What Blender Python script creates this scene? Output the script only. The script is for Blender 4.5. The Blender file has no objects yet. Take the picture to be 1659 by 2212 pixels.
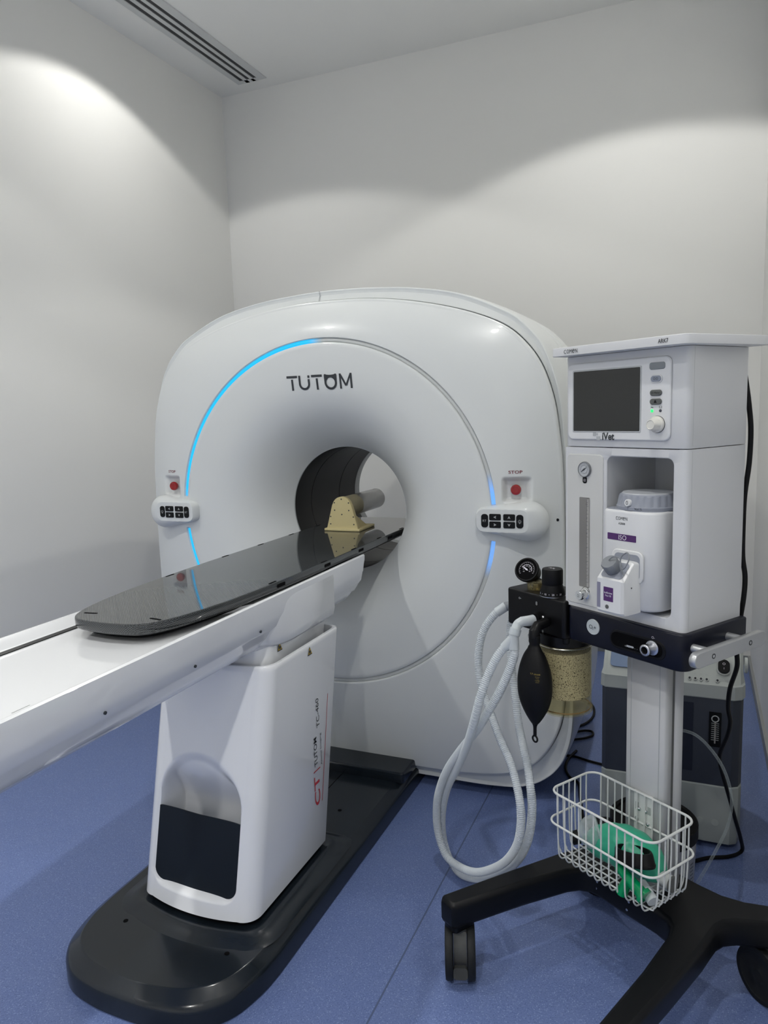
import bpy, bmesh, math, random
from mathutils import Vector, Matrix, Quaternion
R_ = math.radians; PI = math.pi
sc = bpy.context.scene
COL = sc.collection
# ------------------------------------------------------------------ camera
FPX = 1583.39; YAW, PITCH, ROLL = .404543, .136585, .033436
cam_d = bpy.data.cameras.new('camera'); cam = bpy.data.objects.new('camera', cam_d); COL.objects.link(cam)
cam_d.sensor_fit = 'VERTICAL'; cam_d.sensor_height = 36.0; cam_d.lens = FPX/2212*36.0
cam_d.clip_start = .02; cam_d.clip_end = 50
cy, sy, cp, sp = math.cos(YAW), math.sin(YAW), math.cos(PITCH), math.sin(PITCH)
fw = Vector((-sy*cp, cy*cp, -sp)); rt = Vector((cy, sy, 0)); dn = fw.cross(rt)
rr = math.cos(ROLL)*rt + math.sin(ROLL)*dn; dd = -math.sin(ROLL)*rt + math.cos(ROLL)*dn
Mx = Matrix(((rr.x, -dd.x, -fw.x, 0), (rr.y, -dd.y, -fw.y, 0), (rr.z, -dd.z, -fw.z, 1.30), (0, 0, 0, 1)))
cam.matrix_world = Mx
sc.camera = cam
# ------------------------------------------------------------------ exposure, world
sc.view_settings.view_transform = 'Standard'; sc.view_settings.look = 'None'
sc.view_settings.gamma = 1; sc.view_settings.use_curve_mapping = False
sc.view_settings.exposure = 0.14
w = bpy.data.worlds.new('world'); sc.world = w; w.use_nodes = True
w.node_tree.nodes['Background'].inputs[0].default_value = (.8, .85, .9, 1)
w.node_tree.nodes['Background'].inputs[1].default_value = .0
# ------------------------------------------------------------------ room lights: recessed ceiling downlights, plus an added unseen fill pair
CEIL = 3.16
LIGHTS = [(-2.09, 2.76, 27), (-.25, 2.84, 44), (-2.09, .75, 66), (-.25, .75, 66), (-2.09, -1.3, 165), (-.25, -1.3, 165)]  # last pair, behind the camera, is added to fill the front-facing surfaces
LCOL = (1.0, .985, .94)
for (lx, ly, pw) in LIGHTS:
    ld = bpy.data.lights.new('downlight_lamp', 'SPOT'); ld.energy = pw; ld.color = LCOL
    ld.spot_size = R_(129); ld.spot_blend = .12 if ly > 0 else .7; ld.shadow_soft_size = .045
    lo = bpy.data.objects.new('downlight_lamp', ld); COL.objects.link(lo); lo.location = (lx, ly, CEIL-.012)

# ================================================================== helpers
def tag(o, label=None, cat=None, group=None, kind=None):
    if label: o['label'] = label
    if cat: o['category'] = cat
    if group: o['group'] = group
    if kind: o['kind'] = kind
    return o
WORLD = Matrix.Identity(4)
_um = Vector((.8382, -.5453, 0)); _vm = Vector((.5453, .8382, 0)); _mo = _um*(-.981) + _vm*1.25
MACH = Matrix(((_um.x, _vm.x, 0, _mo.x), (_um.y, _vm.y, 0, _mo.y), (0, 0, 1, 0), (0, 0, 0, 1)))
WM = {}
def thing(name, label, cat, at, space=WORLD, group=None, kind=None):
    o = bpy.data.objects.new(name, None); COL.objects.link(o)
    m = space @ Matrix.Translation(Vector(at)); o.matrix_world = m; WM[o.name] = m
    o.empty_display_size = .05
    return tag(o, label, cat, group, kind)
def link_mesh(name, me, parent, space):
    o = bpy.data.objects.new(name, me); COL.objects.link(o)
    if parent is None: o.matrix_world = space; WM[o.name] = space.copy()
    else:
        o.parent = parent; o.matrix_parent_inverse = WM[parent.name].inverted() @ space
        WM[o.name] = space.copy()
    return o
class MB:
    def __init__(s): s.v = []; s.f = []; s.col = None
    def add(s, vs, fs):
        n = len(s.v); s.v += [tuple(p) for p in vs]; s.f += [tuple(n+i for i in f) for f in fs]; return s
    def loft(s, rings, cap0=True, cap1=True, closed=True, loop=False):
        n = len(rings[0]); vs = [p for r in rings for p in r]; fs = []; m = len(rings)
        for i in range(m if loop else m-1):
            a = i*n; b = ((i+1) % m)*n
            for j in range(n if closed else n-1):
                k = (j+1) % n; fs.append((a+j, a+k, b+k, b+j))
        if not loop:
            if cap0: fs.append(tuple(range(n-1, -1, -1)))
            if cap1: fs.append(tuple((m-1)*n+j for j in range(n)))
        return s.add(vs, fs)
    def box(s, x0, x1, y0, y1, z0, z1, e=0, M=None):
        M = M or (lambda x, y, z: (x, y, z))
        e = min(e, (x1-x0)*.45, (y1-y0)*.45, (z1-z0)*.45)
        if e <= 0:
            rs = [[(x0,y0,z),(x1,y0,z),(x1,y1,z),(x0,y1,z)] for z in (z0, z1)]
            return s.loft([[M(*p) for p in r] for r in rs])
        cx, cy_ = (x0+x1)/2, (y0+y1)/2
        return s.slab(x1-x0, y1-y0, min(e*1.5, (x1-x0)*.45, (y1-y0)*.45), z0, z1, e, lambda x, y, z: M(x+cx, y+cy_, z), n=3)
    def slab(s, w_, h, r, d0, d1, e, M, n=5, e0=None):
        """rounded rectangle w x h with corner radius r, from depth d0 to d1, edges rounded by e"""
        e0 = e if e0 is None else e0
        rings = []
        sg = 1 if d1 > d0 else -1
        def ring(ins, d): return [M(x, y, d) for x, y in rrect(w_-2*ins, h-2*ins, max(r-ins, 1e-4), n)]
        if e0 > 0:
            for k in range(3): t = k/3*PI/2; rings.append(ring(e0*(1-math.sin(t)), d0+sg*e0*(1-math.cos(t))))
        rings.append(ring(0, d0+sg*e0))
        rings.append(ring(0, d1-sg*e))
        if e > 0:
            for k in range(1, 4): t = k/3*PI/2; rings.append(ring(e*(1-math.cos(t)), d1-sg*e*(1-math.sin(t))))
        return s.loft(rings)
    def tube(s, path, r, n=8, loop=False, caps=True):
        P_ = [Vector(p) for p in path]; m = len(P_); rings = []
        up = None
        for i in range(m):
            if loop: t = (P_[(i+1) % m]-P_[i-1])
            else: t = P_[min(i+1, m-1)]-P_[max(i-1, 0)]
            t.normalize()
            if up is None:
                up = Vector((0, 0, 1)) if abs(t.z) < .9 else Vector((1, 0, 0))
            a = up - t*up.dot(t); a.normalize(); b = t.cross(a); up = a
            rad = r[i] if isinstance(r, (list, tuple)) else r
            rings.append([P_[i] + (a*math.cos(2*PI*k/n) + b*math.sin(2*PI*k/n))*rad for k in range(n)])
        return s.loft(rings, caps, caps, True, loop)
    def lathe(s, prof, M, n=32, cap0=True, cap1=True):
        """prof: (radius, height) list; M maps (x, y, h)"""
        return s.loft([[M(r*math.cos(2*PI*k/n), r*math.sin(2*PI*k/n), h) for k in range(n)] for r, h in prof], cap0, cap1)
    def prism(s, poly, d0, d1, M):
        return s.loft([[M(x, y, d) for x, y in poly] for d in (d0, d1)])
    def torus(s, R, r, M, n=40, m=10):
        return s.loft([[M((R+r*math.cos(2*PI*j/m))*math.cos(2*PI*i/n), (R+r*math.cos(2*PI*j/m))*math.sin(2*PI*i/n), r*math.sin(2*PI*j/m)) for j in range(m)] for i in range(n)], loop=True)
    def build(s, name, mat, parent=None, space=WORLD, ang=38, smooth=True, label=None):
        me = bpy.data.meshes.new(name); me.from_pydata(s.v, [], s.f); me.update()
        bm = bmesh.new(); bm.from_mesh(me); bmesh.ops.recalc_face_normals(bm, faces=bm.faces)
        if smooth:
            for f in bm.faces: f.smooth = len(f.verts) < 9
            la = R_(ang)
            for e in bm.edges:
                if len(e.link_faces) == 2 and e.calc_face_angle(0) > la: e.smooth = False
        bm.to_mesh(me); bm.free()
        me.materials.append(mat)
        o = link_mesh(name, me, parent, space)
        if label: o['label'] = label
        return o
def rrect(w_, h, r, n=5):
    r = min(r, w_/2-1e-5, h/2-1e-5); o = []
    for cx, cy_, a0 in ((w_/2-r, h/2-r, 0), (-w_/2+r, h/2-r, 90), (-w_/2+r, -h/2+r, 180), (w_/2-r, -h/2+r, 270)):
        for k in range(n+1):
            a = R_(a0+90*k/n); o.append((cx+r*math.cos(a), cy_+r*math.sin(a)))
    return o
def catmull(pts, sub, loop=False):
    P_ = [Vector(p) for p in pts]; m = len(P_); o = []
    g = (lambda i: P_[i % m]) if loop else (lambda i: P_[min(max(i, 0), m-1)])
    for i in range(m if loop else m-1):
        p0, p1, p2, p3 = g(i-1), g(i), g(i+1), g(i+2)
        for k in range(sub):
            t = k/sub
            o.append(.5*((2*p1)+(p2-p0)*t+(2*p0-5*p1+4*p2-p3)*t*t+(3*p1-p0-3*p2+p3)*t**3))
    if not loop: o.append(P_[-1])
    return o
def resample(path, step):
    P_ = [Vector(p) for p in path]; o = [P_[0]]; acc = 0
    for a, b in zip(P_, P_[1:]):
        L = (b-a).length
        if L < 1e-9: continue
        d = step-acc
        while d <= L: o.append(a.lerp(b, d/L)); d += step
        acc = (L-(d-step))
    return o
def XZ(cx, cz):        # disc/slab facing -Y: (x, y, d) -> (cx+x, d, cz+y)
    return lambda x, y, d: (cx+x, d, cz+y)
def YZ(cy_, cz):       # facing +X
    return lambda x, y, d: (d, cy_+x, cz+y)
def XY(cx, cy_):
    return lambda x, y, d: (cx+x, cy_+y, d)
def axis_map(c, ax):   # local z along ax
    q = Vector((0, 0, 1)).rotation_difference(Vector(ax).normalized()); c = Vector(c)
    return lambda x, y, h: tuple(c + q @ Vector((x, y, h)))
_font = None
def text_tris(s, height, width=None, bold=0.0):
    cu = bpy.data.curves.new('lettering', 'FONT'); cu.body = s; cu.size = 1; cu.offset = bold
    cu.resolution_u = 4
    o = bpy.data.objects.new('lettering', cu); COL.objects.link(o)
    dg = bpy.context.evaluated_depsgraph_get(); dg.update()
    me = bpy.data.meshes.new_from_object(o.evaluated_get(dg))
    vs = [v.co.copy() for v in me.vertices]; fs = [tuple(p.vertices) for p in me.polygons]
    bpy.data.objects.remove(o); bpy.data.curves.remove(cu); bpy.data.meshes.remove(me)
    x0, x1 = min(v.x for v in vs), max(v.x for v in vs); y0, y1 = min(v.y for v in vs), max(v.y for v in vs)
    k = height/(y1-y0); kx = k if width is None else width/(x1-x0)
    return [((v.x-(x0+x1)/2)*kx, (v.y-(y0+y1)/2)*k) for v in vs], fs
def put_text(mb, s, height, M, width=None, bold=0.0, dx=0, dy=0):
    vs, fs = text_tris(s, height, width, bold)
    mb.add([M(x+dx, y+dy, 0) for x, y in vs], fs); return mb
# ------------------------------------------------------------------ materials
MATS = {}
def mat(name, col, rough=.5, metal=0, coat=0, spec=.5, noise=0, nscale=8, trans=0, ior=1.45, alpha=1, emit=None, estr=0, bump=0, bscale=200, coat_r=.05, sub=0):
    if name in MATS: return MATS[name]
    m = bpy.data.materials.new(name); m.use_nodes = True; nt = m.node_tree; b = nt.nodes['Principled BSDF']
    b.inputs['Base Color'].default_value = (*col, 1); b.inputs['Roughness'].default_value = rough
    b.inputs['Metallic'].default_value = metal; b.inputs['Coat Weight'].default_value = coat
    b.inputs['Coat Roughness'].default_value = coat_r
    b.inputs['Specular IOR Level'].default_value = spec; b.inputs['IOR'].default_value = ior
    b.inputs['Transmission Weight'].default_value = trans; b.inputs['Alpha'].default_value = alpha
    if sub: b.inputs['Subsurface Weight'].default_value = sub; b.inputs['Subsurface Radius'].default_value = (.01, .01, .01)
    if emit: b.inputs['Emission Color'].default_value = (*emit, 1); b.inputs['Emission Strength'].default_value = estr
    tc = nt.nodes.new('ShaderNodeTexCoord')
    nz = nt.nodes.new('ShaderNodeTexNoise'); nz.inputs['Scale'].default_value = nscale; nz.inputs['Detail'].default_value = 4
    nt.links.new(tc.outputs['Object'], nz.inputs['Vector'])
    if noise:
        mx = nt.nodes.new('ShaderNodeMix'); mx.data_type = 'RGBA'
        mx.inputs[6].default_value = (*[c*(1-noise) for c in col], 1); mx.inputs[7].default_value = (*[min(1, c*(1+noise)) for c in col], 1)
        nt.links.new(nz.outputs['Fac'], mx.inputs[0]); nt.links.new(mx.outputs[2], b.inputs['Base Color'])
    rr_ = nt.nodes.new('ShaderNodeMapRange'); rr_.inputs[3].default_value = rough*.93; rr_.inputs[4].default_value = min(1, rough*1.07)
    nt.links.new(nz.outputs['Fac'], rr_.inputs[0]); nt.links.new(rr_.outputs[0], b.inputs['Roughness'])
    if bump:
        n2 = nt.nodes.new('ShaderNodeTexNoise'); n2.inputs['Scale'].default_value = bscale; n2.inputs['Detail'].default_value = 3
        nt.links.new(tc.outputs['Object'], n2.inputs['Vector'])
        bp = nt.nodes.new('ShaderNodeBump'); bp.inputs['Strength'].default_value = bump; bp.inputs['Distance'].default_value = .002
        nt.links.new(n2.outputs['Fac'], bp.inputs['Height']); nt.links.new(bp.outputs[0], b.inputs['Normal'])
    MATS[name] = m; return m
M_WALL = mat('wall_paint', (.84, .84, .82), .75, spec=.2, noise=.012, nscale=1.5, bump=.06, bscale=260)
M_CEIL = mat('ceiling_paint', (.87, .875, .86), .9, spec=.1, noise=.01, nscale=2)
M_GANT = mat('gloss_white_shell', (.70, .725, .725), .3, coat=.3, coat_r=.04)
M_TABW = mat('gloss_white_table', (.77, .785, .81), .25, coat=1, coat_r=.03)
M_DECK = mat('gloss_deck', (.80, .805, .80), .18, coat=.6, coat_r=.05)
M_GREY = mat('gloss_grey_rim', (.42, .44, .45), .3, coat=.3)
M_DIFF = mat('light_diffuser', (.60, .62, .61), .35)
M_SLATE = mat('gloss_slate_base', (.009, .013, .018), .2, spec=.45, coat=.15, coat_r=.06, noise=.1, nscale=3)
M_BLACK = mat('black_plastic', (.003, .003, .0035), .35, spec=.28)
M_BLACKM = mat('black_matte', (.002, .002, .0025), .8, spec=.1)
M_BORE = mat('bore_liner', (.006, .0063, .0066), .40, spec=.35)
M_INK = mat('dark_ink', (.035, .04, .045), .5)
M_RED = mat('red_button', (.30, .004, .006), .25, coat=.4)
M_REDINK = mat('red_ink', (.45, .03, .04), .5)
M_DRED = mat('maroon_ink', (.18, .02, .03), .5)
M_YEL = mat('warning_yellow', (.55, .36, .02), .5)
M_KEYW = mat('key_symbol', (.45, .47, .47), .5)
M_MW = mat('machine_white', (.62, .63, .645), .38, noise=.01)
M_MW2 = mat('machine_panel_white', (.68, .69, .70), .3)
M_NAVY = mat('navy_enamel', (.0025, .0036, .011), .32, spec=.35, noise=.08)
M_SCREEN = mat('screen_glass', (.006, .007, .006), .12, coat=.5)
M_CHROME = mat('brushed_metal', (.62, .63, .65), .28, metal=1)
M_CHROME2 = mat('polished_metal', (.75, .76, .76), .1, metal=1)
M_ALU = mat('anodised_aluminium', (.50, .51, .52), .35, metal=.8)
M_KNOB = mat('ivory_knob', (.70, .69, .64), .4)
M_LED = mat('green_lamp', (.0, .6, .1), .4, emit=(.02, 1, .12), estr=1.6)
M_LEDOFF = mat('unlit_lamp', (.06, .065, .08), .4)
M_KEYG = mat('blue_grey_key', (.25, .28, .34), .4)
M_KEYD = mat('grey_key', (.10, .105, .10), .45)
M_PURP = mat('purple_label', (.075, .022, .125), .45)
M_LILAC = mat('white_lettering', (.70, .68, .74), .5)
M_VGREY = mat('vaporizer_grey', (.26, .28, .33), .45)
M_CLEARG = mat('smoked_window', (.20, .195, .185), .15, coat=.5)
M_PANELG = mat('clear_panel', (.58, .585, .57), .14, coat=.4)
M_CREAM = mat('cream_block', (.60, .52, .28), .45, noise=.03, nscale=12, sub=.05)
M_RUB = mat('black_rubber', (.003, .003, .0035), .5, spec=.25)
M_GOLD = mat('gold_print', (.32, .24, .05), .5)
M_CASTER = mat('caster_grey', (.075, .077, .075), .55)
M_TYRE = mat('tyre_rubber', (.009, .010, .011), .6, spec=.3)
M_WIRE = mat('white_wire', (.62, .64, .63), .35, coat=.3)
M_CONC = mat('warm_grey_casing', (.33, .36, .35), .45, noise=.02)
M_CONCL = mat('light_grey_casing', (.44, .47, .455), .4)
M_CONCD = mat('dark_blue_casing', (.038, .045, .064), .5)
M_BASEB = mat('base_black', (.0022, .0026, .0035), .42, spec=.3, noise=.1)
M_VENTW = mat('vent_white', (.62, .635, .64), .45)
M_VENTD = mat('vent_dark', (.05, .052, .055), .7)
M_PAILW = mat('pail_white', (.42, .43, .45), .4)
def glass(name, col, rough=.05, mixf=.75, tint=None):
    """clear plastic: mostly see-through with a glossy surface"""
    m = bpy.data.materials.new(name); m.use_nodes = True; nt = m.node_tree
    for n in list(nt.nodes): nt.nodes.remove(n)
    out = nt.nodes.new('ShaderNodeOutputMaterial'); tr = nt.nodes.new('ShaderNodeBsdfTransparent'); tr.inputs[0].default_value = (*(tint or (1, 1, 1)), 1)
    pb = nt.nodes.new('ShaderNodeBsdfPrincipled'); pb.inputs['Base Color'].default_value = (*col, 1); pb.inputs['Roughness'].default_value = rough
    fr = nt.nodes.new('ShaderNodeLayerWeight'); fr.inputs[0].default_value = .35
    mr = nt.nodes.new('ShaderNodeMapRange'); mr.inputs[3].default_value = 1-mixf; mr.inputs[4].default_value = min(1, 1.4-mixf)
    mx = nt.nodes.new('ShaderNodeMixShader')
    nt.links.new(fr.outputs['Facing'], mr.inputs[0]); nt.links.new(mr.outputs[0], mx.inputs[0])
    nt.links.new(tr.outputs[0], mx.inputs[1]); nt.links.new(pb.outputs[0], mx.inputs[2]); nt.links.new(mx.outputs[0], out.inputs[0])
    MATS[name] = m; return m
M_HOSE = glass('milky_hose', (.66, .71, .75), .3, .40)
M_HOSEC = glass('milky_connector', (.68, .73, .76), .25, .40)
M_ACRYL = glass('clear_acrylic', (.62, .61, .58), .08, .52)
M_JAR = glass('amber_canister', (.42, .38, .24), .06, .94, (.93, .90, .76))
M_CLEAR = glass('clear_plastic', (.6, .66, .68), .05, .90, (.95, .97, .97))
M_CLEARM = glass('clear_mask', (.6, .66, .68), .05, .72, (.93, .95, .95))
M_TEAL = glass('green_silicone', (.03, .36, .22), .3, .12)
M_GREENV = glass('green_plastic', (.0, .30, .11), .15, .25, (.2, .8, .4))
def floor_material():
    m = bpy.data.materials.new('blue_vinyl'); m.use_nodes = True; nt = m.node_tree; b = nt.nodes['Principled BSDF']; L = nt.links.new
    tc = nt.nodes.new('ShaderNodeTexCoord')
    def vor(scale, lo, hi, thr):
        v = nt.nodes.new('ShaderNodeTexVoronoi'); v.inputs['Scale'].default_value = scale; v.inputs['Randomness'].default_value = 1
        L(tc.outputs['Object'], v.inputs['Vector'])
        mr = nt.nodes.new('ShaderNodeMapRange'); mr.inputs[1].default_value = lo; mr.inputs[2].default_value = hi; mr.inputs[3].default_value = 1; mr.inputs[4].default_value = 0
        L(v.outputs['Distance'], mr.inputs[0])
        sepc = nt.nodes.new('ShaderNodeSeparateColor'); L(v.outputs['Color'], sepc.inputs[0])
        g = nt.nodes.new('ShaderNodeMath'); g.operation = 'GREATER_THAN'; g.inputs[1].default_value = thr; L(sepc.outputs[0], g.inputs[0])
        mu = nt.nodes.new('ShaderNodeMath'); mu.operation = 'MULTIPLY'; L(mr.outputs[0], mu.inputs[0]); L(g.outputs[0], mu.inputs[1]); return mu.outputs[0]
    nz = nt.nodes.new('ShaderNodeTexNoise'); nz.inputs['Scale'].default_value = 260; nz.inputs['Detail'].default_value = 5; nz.inputs['Roughness'].default_value = .75; L(tc.outputs['Object'], nz.inputs['Vector'])
    nb = nt.nodes.new('ShaderNodeTexNoise'); nb.inputs['Scale'].default_value = 14; nb.inputs['Detail'].default_value = 3; L(tc.outputs['Object'], nb.inputs['Vector'])
    def mix(f, a, c):
        x = nt.nodes.new('ShaderNodeMix'); x.data_type = 'RGBA'
        L(f, x.inputs[0])
        if isinstance(a, tuple): x.inputs[6].default_value = (*a, 1)
        else: L(a, x.inputs[6])
        if isinstance(c, tuple): x.inputs[7].default_value = (*c, 1)
        else: L(c, x.inputs[7])
        return x.outputs[2]
    cr = nt.nodes.new('ShaderNodeMapRange'); cr.inputs[1].default_value = .35; cr.inputs[2].default_value = .65; L(nz.outputs['Fac'], cr.inputs[0])
    base = mix(cr.outputs[0], (.088, .130, .29), (.165, .225, .45))
    cb = nt.nodes.new('ShaderNodeMapRange'); cb.inputs[1].default_value = .4; cb.inputs[2].default_value = .6; cb.inputs[3].default_value = 0; cb.inputs[4].default_value = .25; L(nb.outputs['Fac'], cb.inputs[0])
    base = mix(cb.outputs[0], base, (.14, .19, .37))
    base = mix(vor(270, .08, .42, .72), base, (.29, .375, .59))
    base = mix(vor(240, .08, .40, .74), base, (.06, .09, .21))
    # welded sheet joint running down the room
    sx = nt.nodes.new('ShaderNodeSeparateXYZ'); L(tc.outputs['Object'], sx.inputs[0])
    ad = nt.nodes.new('ShaderNodeMath'); ad.operation = 'ADD'; ad.inputs[1].default_value = .622; L(sx.outputs[0], ad.inputs[0])
    ab = nt.nodes.new('ShaderNodeMath'); ab.operation = 'ABSOLUTE'; L(ad.outputs[0], ab.inputs[0])
    lt = nt.nodes.new('ShaderNodeMath'); lt.operation = 'LESS_THAN'; lt.inputs[1].default_value = .0022; L(ab.outputs[0], lt.inputs[0])
    base = mix(lt.outputs[0], base, (.075, .105, .20))
    L(base, b.inputs['Base Color']); b.inputs['Roughness'].default_value = .38; b.inputs['Specular IOR Level'].default_value = .4
    bp = nt.nodes.new('ShaderNodeBump'); bp.inputs['Strength'].default_value = .12; bp.inputs['Distance'].default_value = .001
    L(nz.outputs['Fac'], bp.inputs['Height']); L(bp.outputs[0], b.inputs['Normal'])
    return m
M_FLOOR = floor_material()
def weave_material():
    m = bpy.data.materials.new('carbon_fibre'); m.use_nodes = True; nt = m.node_tree; b = nt.nodes['Principled BSDF']; L = nt.links.new
    tc = nt.nodes.new('ShaderNodeTexCoord'); ck = nt.nodes.new('ShaderNodeTexChecker'); ck.inputs['Scale'].default_value = 1/.0024
    ck.inputs[1].default_value = (.002, .0025, .003, 1); ck.inputs[2].default_value = (.062, .070, .075, 1)
    mp = nt.nodes.new('ShaderNodeMapping'); mp.inputs['Location'].default_value = (.0003, .0004, .0005)
    L(tc.outputs['Object'], mp.inputs[0]); L(mp.outputs[0], ck.inputs['Vector']); L(ck.outputs[0], b.inputs['Base Color'])
    b.inputs['Roughness'].default_value = .5; b.inputs['Specular IOR Level'].default_value = .15; b.inputs['Coat Weight'].default_value = 1; b.inputs['Coat Roughness'].default_value = .03; b.inputs['Coat IOR'].default_value = 1.52
    return m
M_CARBON = weave_material()
def glow_material(name, col, strength):
    m = bpy.data.materials.new(name); m.use_nodes = True; nt = m.node_tree; b = nt.nodes['Principled BSDF']; L = nt.links.new
    b.inputs['Roughness'].default_value = .4
    at = nt.nodes.new('ShaderNodeAttribute'); at.attribute_name = 'glow'
    cm = nt.nodes.new('ShaderNodeMix'); cm.data_type = 'RGBA'; cm.inputs[6].default_value = (.60, .62, .61, 1); cm.inputs[7].default_value = (.02, .06, .09, 1)
    L(at.outputs['Fac'], cm.inputs[0]); L(cm.outputs[2], b.inputs['Base Color'])
    mu = nt.nodes.new('ShaderNodeMath'); mu.operation = 'MULTIPLY'; mu.inputs[1].default_value = strength
    L(at.outputs['Fac'], mu.inputs[0]); L(mu.outputs[0], b.inputs['Emission Strength']); b.inputs['Emission Color'].default_value = (*col, 1)
    return m
M_GLOW = glow_material('blue_light_strip', (.0, .50, 1.0), 1.0)
M_GLOW2 = glow_material('pale_blue_light_strip', (.16, .42, 1.0), .95)
def granule_material():
    m = bpy.data.materials.new('absorbent_granules'); m.use_nodes = True; nt = m.node_tree; b = nt.nodes['Principled BSDF']; L = nt.links.new
    tc = nt.nodes.new('ShaderNodeTexCoord'); v = nt.nodes.new('ShaderNodeTexVoronoi'); v.inputs['Scale'].default_value = 480
    L(tc.outputs['Object'], v.inputs['Vector']); cr = nt.nodes.new('ShaderNodeValToRGB')
    cr.color_ramp.elements[0].position = .55; cr.color_ramp.elements[0].color = (.56, .52, .40, 1)
    cr.color_ramp.elements[1].position = .80; cr.color_ramp.elements[1].color = (.05, .04, .025, 1)
    L(v.outputs['Distance'], cr.inputs[0]); L(cr.outputs[0], b.inputs['Base Color']); b.inputs['Roughness'].default_value = .8
    return m
M_GRAN = granule_material()
# ================================================================== the room
X0, X1, Y0, Y1 = -2.62, .27, -2.8, 3.90
def slabbox(name, x0, x1, y0, y1, z0, z1, m, kind='structure'):
    o = MB().box(x0, x1, y0, y1, z0, z1).build(name, m, smooth=False); return tag(o, kind=kind)
slabbox('floor', X0-.1, X1+.1, Y0-.1, Y1+.1, -.1, 0, M_FLOOR)
slabbox('ceiling', X0-.1, X1+.1, Y0-.1, Y1+.1, CEIL, CEIL+.1, M_CEIL)
slabbox('wall_left', X0-.1, X0, Y0-.1, Y1+.1, 0, CEIL, M_WALL)
slabbox('wall_right', X1, X1+.1, Y0-.1, Y1+.1, 0, CEIL, M_WALL)
slabbox('wall_back', X0, X1, Y1, Y1+.1, 0, CEIL, M_WALL)
slabbox('wall_front', X0, X1, Y0-.1, Y0, 0, CEIL, M_WALL)
M_BASEBD = mat('grey_skirting', (.30, .31, .31), .5)
for nm, a in (('baseboard_right', (X1-.012, X1, Y0, Y1)), ('baseboard_back', (X0, X1-.012, Y1-.012, Y1)), ('baseboard_left', (X0, X0+.012, Y0, Y1-.012)), ('baseboard_front', (X0+.012, X1-.012, Y0, Y0+.012))):
    slabbox(nm, *a, 0, .045, M_BASEBD)
# linear air diffuser in the ceiling
v = thing('ceiling_vent', 'long white slotted air grille with three dark slots in the ceiling', 'vent', (-2.34, 2.2, CEIL))
mb = MB(); va, vb, y0, y1 = -2.43, -2.245, .2, 3.79
strips = [(va, -2.397), (-2.374, -2.352), (-2.331, -2.312), (-2.290, vb)]
zf = CEIL-.006
for a, b in strips: mb.box(a, b, y0, y1, zf, CEIL)
mb.box(-2.397, -2.290, 3.758, y1, zf, CEIL); mb.box(-2.397, -2.290, y0, y0+.03, zf, CEIL)
mb.build('frame', M_VENTW, v)
for a, b in ((-2.397, -2.374), (-2.352, -2.331), (-2.312, -2.290)):
    MB().box(a, b, y0+.03, 3.758, CEIL-.0025, CEIL-.0005).build('slot', M_VENTD, v, smooth=False)
# recessed downlight fittings (the lamps sit in them; the rear pair is added fill)
M_LAMPF = mat('lamp_face', (.9, .9, .9), .5, emit=(1, .98, .93), estr=6)
dl = thing('recessed_downlight', 'round white recessed downlight in the ceiling', 'light', (0, 0, 0), group='ceiling downlights')
MB().lathe([(.062, 0), (.062, -.006), (.046, -.006), (.043, 0)], lambda x, y, h: (x, y, h), 32, False, False).build('trim_ring', M_VENTW, dl)
MB().lathe([(.043, -.0045), (.043, -.001)], lambda x, y, h: (x, y, h), 32).build('lamp_face', M_LAMPF, dl)
for i, (lx, ly, pw) in enumerate(LIGHTS):
    if i == 0: o = dl
    else:
        o = dl.copy(); COL.objects.link(o)
        for ch in dl.children:
            c = ch.copy(); COL.objects.link(c); c.parent = o; c.matrix_parent_inverse = Matrix.Identity(4)
    if i == 0:
        for ch in dl.children: ch.matrix_parent_inverse = Matrix.Identity(4)
    o.matrix_world = Matrix.Translation((lx, ly, CEIL))
    o['label'] = ['round white ceiling downlight over the left wall beside the scanner', 'round white ceiling downlight above the grey concentrator side of the scanner', 'round white ceiling downlight above the foot of the patient table', 'round white ceiling downlight nearest the right wall in front', 'round white ceiling downlight added as unseen fill in the left rear part of the room behind the camera', 'round white ceiling downlight added as unseen fill in the right rear part of the room behind the camera'][i]

# ================================================================== CT scanner gantry
GX, GZ, GY = -1.1355, .961, 2.16
RB, RI, RO = .2213, .565, .583
half_in = [(0,1.668),(.161,1.662),(.321,1.638),(.472,1.599),(.588,1.55),(.657,1.492),(.706,1.42),(.74,1.322),(.757,1.214),(.767,1.098),(.773,.85),(.774,.6),(.774,.474),(.769,.337),(.738,.235),(.678,.152),(.586,.104),(.443,.083),(.288,.078),(0,.078)]
half_out = [(0,1.711),(.14,1.706),(.297,1.691),(.455,1.657),(.60,1.592),(.66,1.545),(.705,1.49),(.735,1.425),(.757,1.345),(.770,1.25),(.782,1.10),(.792,.85),(.800,.5),(.800,.33),(.785,.21),(.739,.117),(.65,.055),(.52,.035),(.3,.033),(0,.033)]
def polar(half):
    full = [(x, z) for x, z in half] + [(-x, z) for x, z in half[-2:0:-1]]
    cm = catmull([(x, 0, z) for x, z in full], 12, True)
    pr = sorted((math.atan2(p.z-GZ, p.x), math.hypot(p.x, p.z-GZ)) for p in cm)
    pr = [(pr[-1][0]-2*PI, pr[-1][1])] + pr + [(pr[0][0]+2*PI, pr[0][1])]
    def f(a):
        a = (a+PI) % (2*PI)-PI
        lo, hi = 0, len(pr)-1
        while hi-lo > 1:
            m = (lo+hi)//2
            if pr[m][0] <= a: lo = m
            else: hi = m
        t = (a-pr[lo][0])/(pr[hi][0]-pr[lo][0]+1e-12)
        return pr[lo][1]*(1-t)+pr[hi][1]*t
    return f
RIN, ROUT = polar(half_in), polar(half_out)
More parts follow.
